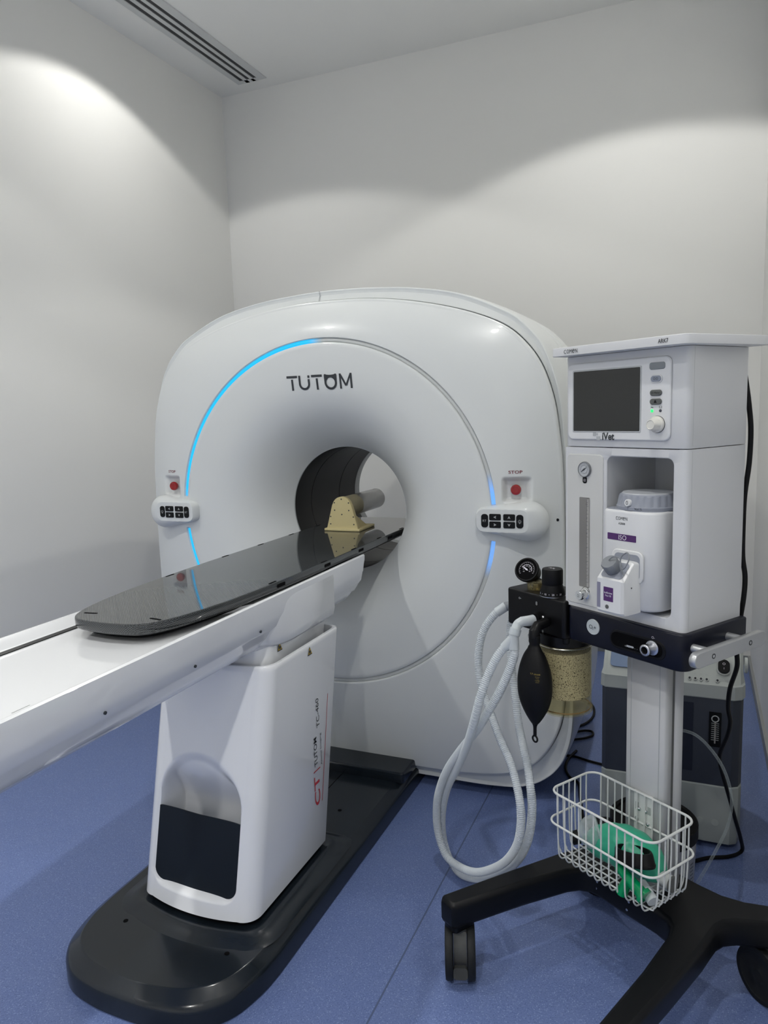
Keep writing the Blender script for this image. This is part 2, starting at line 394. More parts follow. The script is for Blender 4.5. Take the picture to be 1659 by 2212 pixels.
def sstep(a, b, x):
    t = min(1, max(0, (x-a)/(b-a))); return t*t*(3-2*t)
def pocket(dx, dz):
    """recess for the stop buttons; dx, dz relative to the gantry centre"""
    ax = abs(dx)
    if not (.59 < ax < .70) or not (.04 < dz < .14): return 0
    fz = sstep(.051, .065, dz)*(1-sstep(.117, .131, dz)); fx = sstep(.597, .610, ax)*(1-sstep(.655, .690, ax))
    return .022*fz*fx
def groove_on(a):
    d = math.degrees(a)
    d = (d+180) % 360-180
    if -6.6 < d < 4.5: return 0
    d2 = 180-abs(d)
    if d > 0 and d2 < 5.5: return 0
    if d <= 0 and d2 < 6: return 0
    return 1
def yface(x, z, pk=True):
    dx, dz = x-GX, z-GZ; r = math.hypot(dx, dz); a = math.atan2(dz, dx)
    if r <= RI:
        t = (RI-r)/(RI-RB); return GY + .172*t**3.3
    s = max(0, (r-RO)/(RIN(a)-RO))
    s = min(s, 1); return GY + .022*s + .050*s*s + (pocket(dx, dz) if pk else 0)
angs = []
d = -180.0
while d < 180:
    angs.append(R_(d)); near = min(abs(d), 180-abs(d)); d += .25 if near < 14 else (.66 if near < 20 else 1.0)
gan = thing('ct_scanner', 'large white ring-shaped scanner with round bore and blue light ring against the back wall', 'scanner', (GX, 2.6, 0))
def pt(a, r, y): return (GX+r*math.cos(a), y, GZ+r*math.sin(a))
mb = MB(); rings = []
NR = 34
for i in range(NR+1):
    t = 1-(1-i/NR)**1.0; r = RB+(RI-RB)*(t**1.25)
    rings.append([pt(a, r, GY+.172*((RI-r)/(RI-RB))**3.3) for a in angs])
for r, dpt in ((RI+.0015, .0015), (RI+.003, .009), (RO-.003, .009), (RO-.0015, .0015)):
    rings.append([pt(a, r, GY+(dpt*groove_on(a))) for a in angs])
NO = 84
for i in range(NO+1):
    ring = []
    for a in angs:
        Ro = RIN(a)-.010; r = RO+(Ro-RO)*(i/NO); x, z = GX+r*math.cos(a), GZ+r*math.sin(a)
        ring.append((x, yface(x, z), z))
    rings.append(ring)
for k in range(1, 5):
    t = k/4*PI/2; rings.append([pt(a, RIN(a)-.010+.010*math.sin(t), yface(GX+(RIN(a)-.010)*math.cos(a), GZ+(RIN(a)-.010)*math.sin(a))+.012*(1-math.cos(t))) for a in angs])
rings.append([pt(a, RIN(a), GY+.125) for a in angs])
rings.append([pt(a, RIN(a)-.03, GY+.14) for a in angs])
rings = [list(r) for r in rings]
mb.loft(rings, False, False); mb.build('front_cover', M_GANT, gan, ang=50)
# outer casing
mb = MB(); A2 = [R_(-180+k) for k in range(0, 360, 1)]
prof = [('i', -.030, GY+.150), ('i', .0012, GY+.135), ('i', .0022, GY+.0945), ('i', .0042, GY+.0925), ('o', -.020, GY+.1045), ('o', -.012, GY+.1030), ('o', -.0085, GY+.1010), ('o', -.0062, GY+.1015), ('o', -.0045, GY+.1050), ('o', -.002, GY+.118), ('o', .003, GY+.20), ('o', .006, 2.48)]
for q in range(4):
    y = 2.50+q*.035; prof += [('o', .006, y), ('o', .001, y+.004), ('o', .001, y+.008), ('o', .006, y+.012)]
prof += [('o', .004, 2.78), ('o', -.01, 2.93), ('o', -.03, 2.975), ('o', -.07, 3.0), ('c', .42, 3.0), ('c', .30, 2.985), ('c', .25, 2.95), ('c', RB+.006, 2.91), ('c', RB+.002, 2.90)]
def prad(k, o, a): return {'i': RIN(a)+o if k == 'i' else 0, 'o': ROUT(a)+o if k == 'o' else 0, 'c': o}[k]
mb.loft([[pt(a, prad(k, o, a), y) for a in A2] for k, o, y in prof], False, False); mb.build('casing', M_GANT, gan, ang=30)
# bore liner and rims
A3 = [R_(k*3) for k in range(120)]
mb = MB(); mb.loft([[pt(a, r, y) for a in A3] for r, y in ((RB+.012, 2.335), (RB-.001, 2.335), (RB-.001, 2.46), (RB+.0015, 2.461), (RB+.0015, 2.464), (RB-.001, 2.465), (RB-.001, 2.70), (RB+.0015, 2.701), (RB+.0015, 2.704), (RB-.001, 2.705), (RB-.001, 2.852), (RB+.012, 2.852))], False, False); mb.build('bore_liner', M_BORE, gan, ang=30)
mb = MB(); mb.loft([[pt(a, r, y) for a in A3] for r, y in ((RB+.010, 2.3345), (RB+.004, 2.3315), (RB-.0015, 2.333), (RB-.0015, 2.338))], False, False); mb.build('bore_rim', M_GREY, gan)
mb = MB(); mb.loft([[pt(a, r, y) for a in A3] for r, y in ((RB+.012, 2.853), (RB-.0005, 2.856), (RB, 2.90), (RB+.006, 2.915))], False, False); mb.build('bore_rim', M_GREY, gan)
# light ring: segments inside the groove
def arc(name, a0, a1, material, glow):
    mb = MB(); n = max(8, int(abs(a1-a0)*1.5)); g = []
    rings = []
    for i in range(n+1):
        d_ = a0+(a1-a0)*i/n; a = R_(d_); rings.append([pt(a, RI+.0028, GY+.0082), pt(a, RI+.0045, GY+.0055), pt(a, RO-.0045, GY+.0055), pt(a, RO-.0028, GY+.0082)]); g += [glow(d_)]*4
    mb.loft(rings, True, True, False)
    o = mb.build(name, material, gan, ang=60)
    at = o.data.attributes.new('glow', 'FLOAT', 'POINT'); at.data.foreach_set('value', g)
    return o
o = arc('light_strip', 88, 174.2, M_GLOW, lambda d_: sstep(88.5, 95, d_)*(1-.25*sstep(171, 174, d_))); o['label'] = 'glowing blue arc at upper left'
o = arc('light_strip', -173.7, -140, M_GLOW, lambda d_: 1-.5*sstep(-150, -140, d_)); o['label'] = 'glowing blue arc at lower left'
o = arc('light_strip', 4.7, 15, M_GLOW2, lambda d_: 1-sstep(7, 15, d_)); o['label'] = 'pale blue arc at upper right fading upwards'
o = arc('light_strip', -19, -6.8, M_GLOW2, lambda d_: .8*sstep(-19, -12, d_)); o['label'] = 'faint blue arc at lower right'
arc('light_strip', 15, 88, M_DIFF, lambda d_: 0)['label'] = 'unlit grey arc at upper right'
arc('light_strip', -140, -19, M_DIFF, lambda d_: 0)['label'] = 'unlit grey arc at the bottom'
# stop buttons, lettering and control pods, right and mirrored left
def SURF(cx, cz, off=.0012, pk=True): return lambda x, y, h: (cx+x, yface(cx+x, cz+y, pk)-off-h, cz+y)
for s in (1, -1):
    bx, bz = GX+s*.638, 1.052
    ym = yface(bx, bz)
    M = lambda x, y, h: (bx+x, ym-h, bz+y)
    b_ = MB().lathe([(.010, -.004), (.010, .010), (.0150, .010), (.0160, .013), (.0160, .018), (.0145, .021), (.010, .0215), (.009, .0205)], M, 32).build('stop_button', M_RED, gan)
    mb = put_text(MB(), 'STOP', .0095, SURF(bx, 1.106, .0008, False), .040, .012); mb.build('lettering', M_DRED, gan, smooth=False)
    # pod
    cx = GX+s*.612; cz = .9625
    def hull(k, grow=0):
        pts = []
        for x, z, r in ((.065, -.004, .060), (-.070, .012, .026), (-.070, -.012, .026)):
            for q in range(48):
                a = 2*PI*q/48; pts.append((x+(r+grow)*math.cos(a), z+(r+grow)*math.sin(a)))
        return pts
    def support(pts, a, c=(0, 0)):
        """radius of the convex hull of pts in direction a"""
        best = 1e9
        for q in range(72):
            b = a+(q-36)/36*1.45
            h = max(x*math.cos(b)+z*math.sin(b) for x, z in pts); cc = math.cos(a-b)
            if cc > .05: best = min(best, h/cc)
        return best
    base = hull(0); A4 = [2*PI*k/72 for k in range(72)]
    pw_, ph_ = .158, .068
    rp = rrect(pw_, ph_, .021, 6)
    rb = [support(base, a) for a in A4]; rt_ = [support([(x-.0, z) for x, z in rp], a) for a in A4]
    yb = yface(cx, cz, False)+.02; yt = 2.132
    rings = []
    for t, yy in ((0, 1), (0, .60), (.10, .42), (.28, .28), (.55, .14), (.80, .05), (.93, .015), (1, 0)):
        rings.append([(cx+s*(rb[k]*(1-t)+rt_[k]*t)*math.cos(a)-s*.006*t, yt+(yb-yt)*yy, cz+(rb[k]*(1-t)+rt_[k]*t)*math.sin(a)) for k, a in enumerate(A4)])
    pod = MB().loft(rings).build('control_pod', M_GANT, gan, ang=45)
    px = cx-s*.006
    # keys
    def key(x, z, w_, h, r):
        MB().slab(w_, h, r, yt+.0005, yt-.0022, .0008, lambda xx, yy, d: (px+x+xx, d, cz+z+yy)).build('key', M_BLACK, pod)
    def sym(poly, x, z):
        MB().add([(px+x+a, yt-.0026, cz+z+b) for a, b in poly], [tuple(range(len(poly)))]).build('key_symbol', M_KEYW, pod, smooth=False)
    up = [(-.0045, -.004), (0, -.0022), (.0045, -.004), (0, .0045)]
    rot = lambda p, k: [((x, y), (-y, x), (-x, -y), (y, -x))[k] for x, y in p]
    for (x, z, k) in ((-.0215, .0115, 1), (-.0215, -.0115, 3), (.0215, .0115, 0), (.0215, -.0115, 2)):
        key(x, z, .0355, .0195, .0035)
        sym(rot(up, k), x, z)
    xr, xl = (-.0535, .0535) if s == 1 else (.0535, -.0535)
    key(xr, 0, .0215, .041, .009); key(xl, 0, .0215, .041, .009)
    put_text(MB(), 'RT', .0065, lambda x, y, h: (px+xr+x, yt-.0026, cz+y), .011).build('key_symbol', M_KEYW, pod, smooth=False)
    mb = MB(); Mb = lambda x, y, h: (px+xl+x, yt-.0026-h*.3, cz+y)
    mb.torus(.0030, .0005, Mb, 20, 5)
    for k in range(8):
        if k == 6: continue
        a = k*PI/4; mb.add([Mb(math.cos(a+.1)*.0045, math.sin(a+.1)*.0045, 0), Mb(math.cos(a-.1)*.0045, math.sin(a-.1)*.0045, 0), Mb(math.cos(a-.08)*.0062, math.sin(a-.08)*.0062, 0), Mb(math.cos(a+.08)*.0062, math.sin(a+.08)*.0062, 0)], [(0, 1, 2, 3)])
    mb.add([Mb(-.0016, -.0032, 0), Mb(.0016, -.0032, 0), Mb(.0010, -.0065, 0), Mb(-.0010, -.0065, 0)], [(0, 1, 2, 3)])
    mb.build('key_symbol', M_KEYW, pod, smooth=False)
# maker's lettering above the bore: bar-built letters
mb = MB(); Mg = SURF(0, 0, .0012)
def poly(pts, sub=3):
    m = len(pts); mb.add([Mg(x, z, 0) for x, z in pts], [tuple(range(m))])
def bar(x0, z0, x1, z1, w_=.0072):
    dx, dz = x1-x0, z1-z0; L = math.hypot(dx, dz); nx, nz = -dz/L*w_/2, dx/L*w_/2
    poly([(x0+nx, z0+nz), (x0-nx, z0-nz), (x1-nx, z1-nz), (x1+nx, z1+nz)])
def arcbar(cx, cz, rx, rz, a0, a1, w_=.0072, n=20):
    vs = []; fs = []
    for i in range(n+1):
        a = R_(a0+(a1-a0)*i/n)
        for q in (-.5, .5): vs.append(Mg(cx+(rx+q*w_)*math.cos(a), cz+(rz+q*w_)*math.sin(a), 0))
    for i in range(n): fs.append((2*i, 2*i+1, 2*i+3, 2*i+2))
    mb.add(vs, fs)
TZ, BZ = 1.4255, 1.3775
for tx in (-1.2425, -1.1505):
    bar(tx-.020, TZ-.0036, tx+.020, TZ-.0036, .0076); bar(tx, TZ-.0115, tx, BZ)
ux = -1.1975
arcbar(ux, 1.3985, .0170, .0172, 180, 360); bar(ux-.0170, 1.3985, ux-.0170, TZ); bar(ux+.0170, 1.3985, ux+.0170, TZ-.0125); bar(ux+.0170, TZ-.0085, ux+.0170, TZ-.0005)
ox = -1.1005
arcbar(ox, 1.3985, .0190, .0195, 0, 360, .0075, 40)
for s in (1, -1):
    a = [(ox+s*.0227, 1.3985+.003), (ox+s*.0232, 1.421), (ox+s*.0222, 1.4255), (ox+s*.0185, 1.4263), (ox+s*.010, 1.4225)]
    q = [(ox+.0205*math.cos(t)*s, 1.3985+.021*math.sin(t)) for t in (R_(68), R_(50), R_(32), R_(14))]
    mm = a+q; mb.add([Mg(x, z, 0) for x, z in (mm if s == 1 else mm)], [tuple(range(len(mm)))])
vs = []; fs = []
for k in range(15):
    a = R_(36+108*k/14); vs += [Mg(ox+.0215*math.cos(a), 1.3985+.0222*math.sin(a), 0), Mg(ox+.0215*math.cos(a)*1.03, 1.4238+.0016*math.sin(3*a)*.5, 0)]
for k in range(14): fs.append((2*k, 2*k+1, 2*k+3, 2*k+2))
mb.add(vs, fs)
mx_ = -1.0455
bar(mx_-.0195, BZ, mx_-.0195, TZ); bar(mx_+.0195, BZ, mx_+.0195, TZ)
poly([(mx_-.0231, TZ), (mx_-.0165, TZ), (mx_+.0038, BZ+.0085), (mx_-.0038, BZ+.0085)]); poly([(mx_+.0231, TZ), (mx_+.0165, TZ), (mx_-.0038, BZ+.0085), (mx_+.0038, BZ+.0085)])
mb.build('lettering', M_INK, gan, smooth=False)
# small black plug on the right edge, seam on the crown, foot and bottom edge
xx, zz_ = GX+.755, .957
MB().lathe([(.0045, 0), (.0045, .002)], lambda x, y, h: (xx+x, yface(xx, zz_)-h, zz_+y), 16).build('plug', M_BLACK, gan)
mb = MB(); mb.loft([[pt(R_(93.1), RIN(R_(93.1))+.004, GY+.0912), pt(R_(93.1), ROUT(R_(93.1))-.018, GY+.1028), pt(R_(93.1), ROUT(R_(93.1))-.0045, GY+.1005)], [pt(R_(93.35), RIN(R_(93.35))+.004, GY+.0912), pt(R_(93.35), ROUT(R_(93.35))-.018, GY+.1028), pt(R_(93.35), ROUT(R_(93.35))-.0045, GY+.1005)]], False, False, False); mb.build('crown_seam', M_GREY, gan, smooth=False)
ft = MB().lathe([(.045, 0), (.047, .004), (.047, .012), (.036, .034), (.02, .036), (.02, .06)], XY(GX+.36, 2.36), 28)
ft.build('foot', mat('grey_foot', (.17, .18, .165), .5), gan)
ft = MB().lathe([(.045, 0), (.047, .004), (.047, .012), (.036, .034), (.02, .036), (.02, .06)], XY(GX-.50, 2.36), 28); ft.build('foot', MATS['grey_foot'], gan)
for fx in (GX+.50, GX-.50):
    MB().lathe([(.045, 0), (.047, .004), (.047, .012), (.036, .034), (.02, .036), (.02, .06)], XY(fx, 2.85), 20).build('foot', MATS['grey_foot'], gan)

# ================================================================== patient table
TX = -1.14
tab = thing('patient_table', 'white patient table on lifting pedestal with long carbon fibre tabletop reaching into the scanner', 'examination table', (-1.135, 1.5, 0))
PX0, PX1 = -1.402, -.868
def plat(ins, z):
    a, b = PX0+ins, PX1-ins; yf = 1.085+ins
    pts = [(b, 2.36), (b, 1.9), (b, 1.5), (b, 1.32)]
    cm = catmull([(b, 1.32, 0), (b-.008, 1.245, 0), (b-.036, 1.165+ins*.5, 0), (b-.10, 1.108+ins*.9, 0), (b-.185, yf+.002, 0), ((a+b)/2, yf-.002, 0), (a+.185, yf+.002, 0), (a+.10, 1.108+ins*.9, 0), (a+.036, 1.165+ins*.5, 0), (a+.008, 1.245, 0), (a, 1.32, 0)], 6)
    pts += [(p.x, p.y) for p in cm[1:]] + [(a, 1.5), (a, 1.9), (a, 2.36)]
    return [(x, y, z) for x, y in pts]
mb = MB(); mb.loft([plat(.006, .0), plat(0, .004), plat(0, .042), plat(.003, .052), plat(.009, .0585), plat(.028, .0715), plat(.0295, .0730), plat(.032, .074)])
base_ = mb.build('base_platform', M_SLATE, tab, ang=30)
# pedestal outline
def ped(z, grow=0, lean=True, n=8):
    t = (z-.10)/.58 if lean else 0
    x0, x1 = -1.289-grow, -.943+grow; yf = 1.312+.135*t-grow; yr = 1.722+.125*t+grow
    r = (.072 if grow <= 0 else .072+grow)
    pts = []
    for k in range(n+1):   # front right corner to rear right
        pass
    xs = [x0+r*.6+(x1-x0-1.2*r)*k/110 for k in range(111)]
    sag = lambda x: .030*((x+1.10)/.17)**2
    front = [(x, yf+sag(x)) for x in xs]
    def corner(cx, cy_, a0): return [(cx+r*math.cos(R_(a0+90*k/n)), cy_+r*math.sin(R_(a0+90*k/n))) for k in range(1, n)]
    r = r*.6; fr_ = corner(x1-r, yf+sag(x1-r)+r, 270); fl_ = corner(x0+r, yf+sag(x0+r)+r, 180)
    side_r = [(x1, yf+sag(x1-r)+r), (x1, yr-r*.5)]; side_l = [(x0, yr-r*.5), (x0, yf+sag(x0+r)+r)]
    rr2 = [(x1-.15*r, yr-.15*r), (x1-r*.5, yr), (x0+r*.5, yr), (x0+.15*r, yr-.15*r)]
    return [(x, y, z) for x, y in front+fr_+side_r+rr2+side_l+fl_]
NX0, NX1, NZ0, NZ1 = -1.250, -.992, .135, .475
def niche(x, z):
    """depth of the front niche"""
    cx, hw = (NX0+NX1)/2, (NX1-NX0)/2
    u_ = (x-cx)/hw
    zc = .345; 
    if z > zc: d_ = 1-math.sqrt(u_*u_+((z-zc)/(NZ1-zc))**2); d_ *= hw
    else:
        dx = 1-abs(u_); d_ = min(dx*hw, z-NZ0)
        rr3 = .035; ax = hw-abs(x-cx); az = z-NZ0
        if ax < rr3 and az < rr3: d_ = rr3-math.hypot(rr3-ax, rr3-az)
    if d_ <= 0: return 0
    e = min(1, d_/.030); e = e*e*(3-2*e)
    dp = .010+.072*(1-sstep(.30, .445, z))
    return e*dp
zs = [.10+k*(.56-.10)/170 for k in range(171)]+[.58, .61, .64, .675, .684]
rings = []
for i, z in enumerate(zs):
    g = ped(z)
    if z < .56: g = [(x, y+(niche(x, z) if k < 111 else 0), z_) for k, (x, y, z_) in enumerate(g)]
    rings.append(g)
def refine(g):   # denser samples along the front
    return g
rings.insert(0, [(x, y, .098) for x, y, z in ped(.10, -.004)])
rings.append(ped(.688, -.003)); rings.append(ped(.688, -.010)); rings.append(ped(.60, -.012))
mb = MB(); mb.loft(rings, True, False); pedo = mb.build('pedestal', M_TABW, tab, ang=40)
mb = MB(); mb.loft([ped(.6, -.028, True), ped(.74, -.028, True)]); mb.build('lift_sleeve', M_TABW, tab)
mb = MB(); mb.loft([ped(.072, -.012), ped(.104, -.012)]); mb.build('collar', M_BLACKM, tab)
# niche kick panel
def kp(x, z):
    t = (z-.10)/.58; return 1.312+.135*t+.030*((x+1.10)/.17)**2
mb = MB(); kx0, kx1, kz0, kz1 = NX0+.003, NX1-.003, NZ0+.003, .318
cols = 24; rows = 60; rings = []
for i in range(rows+1):
    z = kz0+(kz1-kz0)*i/rows; q = max(0, .032-(z-kz0)); ins = .032-math.sqrt(max(0, .032**2-q*q))
    ring = [(kx0+ins+(kx1-kx0-2*ins)*k/cols, 0, z) for k in range(cols+1)]
    rings.append([(x, kp(x, z)+.003+.016*(1-abs((x-(kx0+kx1)/2)/((kx1-kx0)/2))**3), z_) for x, _, z_ in ring]+[(x, kp(x, z)+.006+.016*(1-abs((x-(kx0+kx1)/2)/((kx1-kx0)/2))**3), z_) for x, _, z_ in ring[::-1]])
mb.loft(rings); mb.build('kick_panel', mat('dark_navy_panel', (.0045, .0085, .014), .4, spec=.3), tab)
# raised plinth moulding round the pedestal foot
mb = MB(); mb.loft([ped(.0735, .060, False), ped(.076, .050, False), ped(.082, .036, False), ped(.087, .024, False), ped(.089, .012, False), ped(.086, .004, False), ped(.086, -.01, False)], False, True); mb.build('plinth_moulding', M_SLATE, tab, ang=60)
MB().slab(.534, .20, .012, .070, .108, .006, XY(-1.135, 2.215)).build('rear_cover', M_SLATE, tab)
MB().box(-1.093, -1.0905, 1.66, 2.12, .0738, .0745).build('platform_seam', M_BLACKM, tab, smooth=False)
for sx_, sy_ in ((-1.271, 1.262), (-.969, 1.257), (-.996, 1.897)):
    MB().lathe([(.006, .0738), (.006, .0748)], XY(sx_, sy_), 14).build('screw_hole', M_BLACKM, tab)
# lettering on the pedestal's right side
xs_ = -.943+.0009
def SIDE(cy_, cz): return lambda x, y, h: (xs_, cy_-y, cz+x)
# text runs upwards: local x -> z, local y -> -Y ; lower edge faces the scanner
put_text(MB(), 'CT', .0295, SIDE(1.668, .268), .085, .01).build('lettering', M_REDINK, pedo, smooth=False)
MB().add([(xs_, 1.652, .3245), (xs_, 1.652, .3275), (xs_, 1.690, .3275), (xs_, 1.690, .3245)], [(0, 1, 2, 3)]).build('lettering', M_REDINK, pedo, smooth=False)
put_text(MB(), 'TUTOM', .0175, SIDE(1.668, .380), .082, .006).build('lettering', M_INK, pedo, smooth=False)
put_text(MB(), 'TC-460', .0165, SIDE(1.689, .484), .083, .0).build('lettering', M_INK, pedo, smooth=False)
put_text(MB(), 'Animal Imaging', .0100, SIDE(1.700, .375), .092, .0).build('lettering', M_INK, pedo, smooth=False)
MB().add([(xs_, 1.692, .225), (xs_, 1.6945, .225), (xs_, 1.7545, .516), (xs_, 1.752, .516)], [(0, 1, 2, 3)]).build('lettering', M_REDINK, pedo, smooth=False)
def warning(cy_, cz, x, parent):
    a = .0125; o_ = MB().add([(x, cy_-a, cz-a*.8), (x, cy_+a, cz-a*.8), (x, cy_, cz+a*1.1)], [(0, 1, 2)]).build('warning_label', M_INK, parent, smooth=False)
    a *= .78; MB().add([(x+.0004, cy_-a, cz-a*.72), (x+.0004, cy_+a, cz-a*.72), (x+.0004, cy_, cz+a*1.05)], [(0, 1, 2)]).build('warning_label', M_YEL, o_, smooth=False) if parent is tab else MB().add([(x+.0004, cy_-a, cz-a*.72), (x+.0004, cy_+a, cz-a*.72), (x+.0004, cy_, cz+a*1.05)], [(0, 1, 2)]).build('warning_label', M_YEL, parent, smooth=False)
    a *= .45; MB().box(x+.0006, x+.0008, cy_-a, cy_+a, cz-a*1.2, cz+a*.6).build('warning_label', M_INK, parent, smooth=False)
warning(1.555, .712, -.968, tab); warning(1.663, .668, xs_, pedo)
# cradle: shell lofted along Y
def csec(y, up=0, k=1.0, drop=0):
    zt = .858
    R1 = [(.190, zt-.003), (.1895, .84), (.186, .805), (.180, .775), (.1745, .768), (.168, .750), (.150, .727), (.115, .709), (.06, .701), (0, .699)]
    o = []
    for x, z in R1: o.append((x, max(z, .699+up) if z < zt-.01 else z))
    right = [(.1865, zt), (.183, zt), (.166, .8395), (.160, .8365), (.135, .8365), (0, .8365)]
    pts = [(TX+x, y, z) for x, z in right[::-1]] + [(TX+x, y, z) for x, z in o]
    left = [(2*TX-px_, y, z) for px_, _, z in pts[::-1]]
    return pts + left[1:-1]
mb = MB(); rings = [csec(.30, .12), csec(.33, .06), csec(.42, .02), csec(.6)]
for y in (.9, 1.2, 1.5, 1.8): rings.append(csec(y))
for t in range(9):
    a = t/8*PI/2; rings.append(csec(1.87+.175*math.sin(a), .10*(1-math.cos(a))**1.1))
rings.append(csec(2.052, .125))
mb.loft(rings); crad = mb.build('cradle', M_TABW, tab, ang=32)
for s in (1, -1):
    MB().box(TX+s*.149-.0085, TX+s*.149+.0085, .34, 2.03, .8366, .8385).build('slide_rail', M_BLACK, crad, smooth=False)
for y, z in ((.945, .785), (1.202, .783), (1.455, .783), (1.721, .783), (2.006, .800)):
    xr_ = TX+.1835
    MB().lathe([(.0033, -.002), (.0033, .0012)], axis_map((xr_, y, z), (1, 0, -.15)), 14).build('screw', M_INK, crad)
MB().box(TX+.072, TX+.086, .795, .812, .690, .701).build('bracket', M_ALU, crad)
MB().box(TX+.130, TX+.1325, .80, .835, .8364, .8369).build('deck_mark', M_GREY, crad, smooth=False)
# carriage under the cradle
mb = MB(); rings = []
for z, gx, yf_, yr_ in ((.715, -.020, 1.40, 1.80), (.718, -.010, 1.37, 1.825), (.726, -.004, 1.34, 1.840), (.745, -.002, 1.30, 1.846), (.79, -.002, 1.27, 1.846), (.830, -.0015, 1.27, 1.846), (.846, -.0030, 1.29, 1.846)):
    hw = .192+gx; n_ = 14; pts = []
    # plan: squared at the rear, tapering to a nose in front
    pts = [(TX+hw-.01, yr_), (TX+hw, yr_-.012), (TX+hw, 1.62)]
    for k in range(1, n_+1):
        t = k/n_; pts.append((TX+hw*(1-t)**.0+hw*(-t**2.2) if k < n_ else TX, 1.62-(1.62-yf_)*t))
    pts += [(2*TX-x, y) for x, y in pts[-2::-1]]
    rings.append([(x, y, z) for x, y in pts])
mb.loft(rings); mb.build('carriage', M_TABW, tab, ang=50)
# tabletop
half_t = [(.175, 2.50), (.175, 2.2), (.175, 1.9), (.1745, 1.75), (.171, 1.60), (.163, 1.44), (.152, 1.33), (.137, 1.25), (.120, 1.195), (.098, 1.160), (.065, 1.143), (0, 1.137)]
def top_ring(ins, z):
    cm = catmull([(x, y, 0) for x, y in half_t[3:]], 5)
    h = [(.175, 2.66-.09), (.175, 2.2), (.175, 1.9)] + [(p.x, p.y) for p in cm]
    tail = [(.06, 2.665), (.12, 2.655), (.155, 2.635), (.170, 2.60)]
    pts = [(0, 2.668)] + tail + h
    out = []
    for x, y in pts:
        f = (1-ins/.175); out.append((x*f, 1.9+(y-1.9)*(1-ins/.75)))
    full = out + [(-x, y) for x, y in out[-2:0:-1]]
    return [(TX+x, y, z) for x, y in full]
mb = MB(); mb.loft([top_ring(.035, .848), top_ring(.012, .852), top_ring(.003, .857), top_ring(0, .861), top_ring(0, .877), top_ring(.001, .8792), top_ring(.003, .880)])
top = mb.build('tabletop', M_CARBON, tab, ang=40)
mb = MB(); mb.loft([top_ring(.06, .8368), top_ring(.03, .842), top_ring(.02, .8485)]); mb.build('tabletop_underside', M_BLACKM, tab)
def slot(x, y, ang=0):
    c, s_ = math.cos(R_(ang)), math.sin(R_(ang))
    MB().slab(.0062, .034, .003, .8795, .8806, .0002, lambda a, b, d_: (x+a*c-b*s_, y+a*s_+b*c, d_), 3).build('slot', M_BLACKM, top)
slot(-1.222, 1.1915, -82); slot(-1.046, 1.1945, -98+180)
for y in (1.555, 1.822, 2.02, 2.22, 2.42):
    slot(TX-.167-(.008 if y > 1.6 else 0)+.006, y); slot(TX+.167+(.008 if y > 1.6 else 0)-.006, y)
for y in (1.58, 1.83, 2.06, 2.3): MB().box(TX+.1745 if y > 1.7 else TX+.1705, TX+.1756 if y > 1.7 else TX+.1722, y-.018, y+.018, .865, .8735).build('slot', M_BLACKM, top, smooth=False)

# ================================================================== calibration phantom
ph = thing('calibration_phantom', 'cream bracket holding a clear cylinder lying on the black tabletop inside the bore', 'phantom', (-1.158, 2.38, .8806))
MB().box(-1.228, -1.088, 2.315, 2.45, .8806, .8895, .002).build('base_plate', M_CREAM, ph)
prof = [(-.062, .8895), (.062, .8895), (.0375, .975)]
prof += [(.0375*math.cos(R_(a)), .966+.0375*math.sin(R_(a))) for a in range(15, 166, 10)] + [(-.0375, .975)]
mb = MB(); rings = []
for d_, k in ((2.322, .985), (2.3235, 1), (2.3385, 1), (2.34, .985)): rings.append([(-1.158+x*k, d_, .94+(z-.94)*k if z > .9 else z) for x, z in prof])
mb.loft(rings); plate = mb.build('upright', M_CREAM, ph)
for x, z in ((0, .995), (-.028, .982), (.028, .982), (-.028, .955), (.028, .955), (0, .940), (-.045, .932), (.045, .932), (-.046, .905), (.046, .905)):
    MB().lathe([(.0026, 0), (.0026, .0006)], lambda a, b, h: (-1.158+x+a, 2.322-h, z+b), 10).build('screw', M_INK, plate)
mb = MB()
for s in (1, -1): mb.add([(-1.158+s*.045, 2.34, .8895), (-1.158+s*.052, 2.34, .8895), (-1.158+s*.052, 2.42, .8895), (-1.158+s*.045, 2.42, .8895), (-1.158+s*.042, 2.34, .94), (-1.158+s*.036, 2.34, .94)], [(0, 1, 2, 3), (0, 3, 5), (1, 2, 4), (0, 5, 4, 1), (2, 3, 5, 4)])
mb.build('gusset', M_CREAM, ph)
AX = lambda x, y, h: (-1.158+x, h, .962+y)
MB().lathe([(.038, 2.34), (.0385, 2.345), (.0385, 2.43)], AX, 40).build('end_cap', mat('beige_cap', (.33, .30, .20), .35), ph)
MB().lathe([(.0385, 2.4305), (.0385, 2.628), (.037, 2.632)], AX, 40).build('cylinder', M_ACRYL, ph)
# ================================================================== anaesthesia machine (built in its own axes: a across, b back, z up)
am = thing('anaesthesia_machine', 'white and navy anaesthesia machine on wheeled stand with blank screen and side handle', 'medical machine', (0, .1, 0), MACH)
def F(cx, cz): return XZ(cx, cz)
HB = MACH
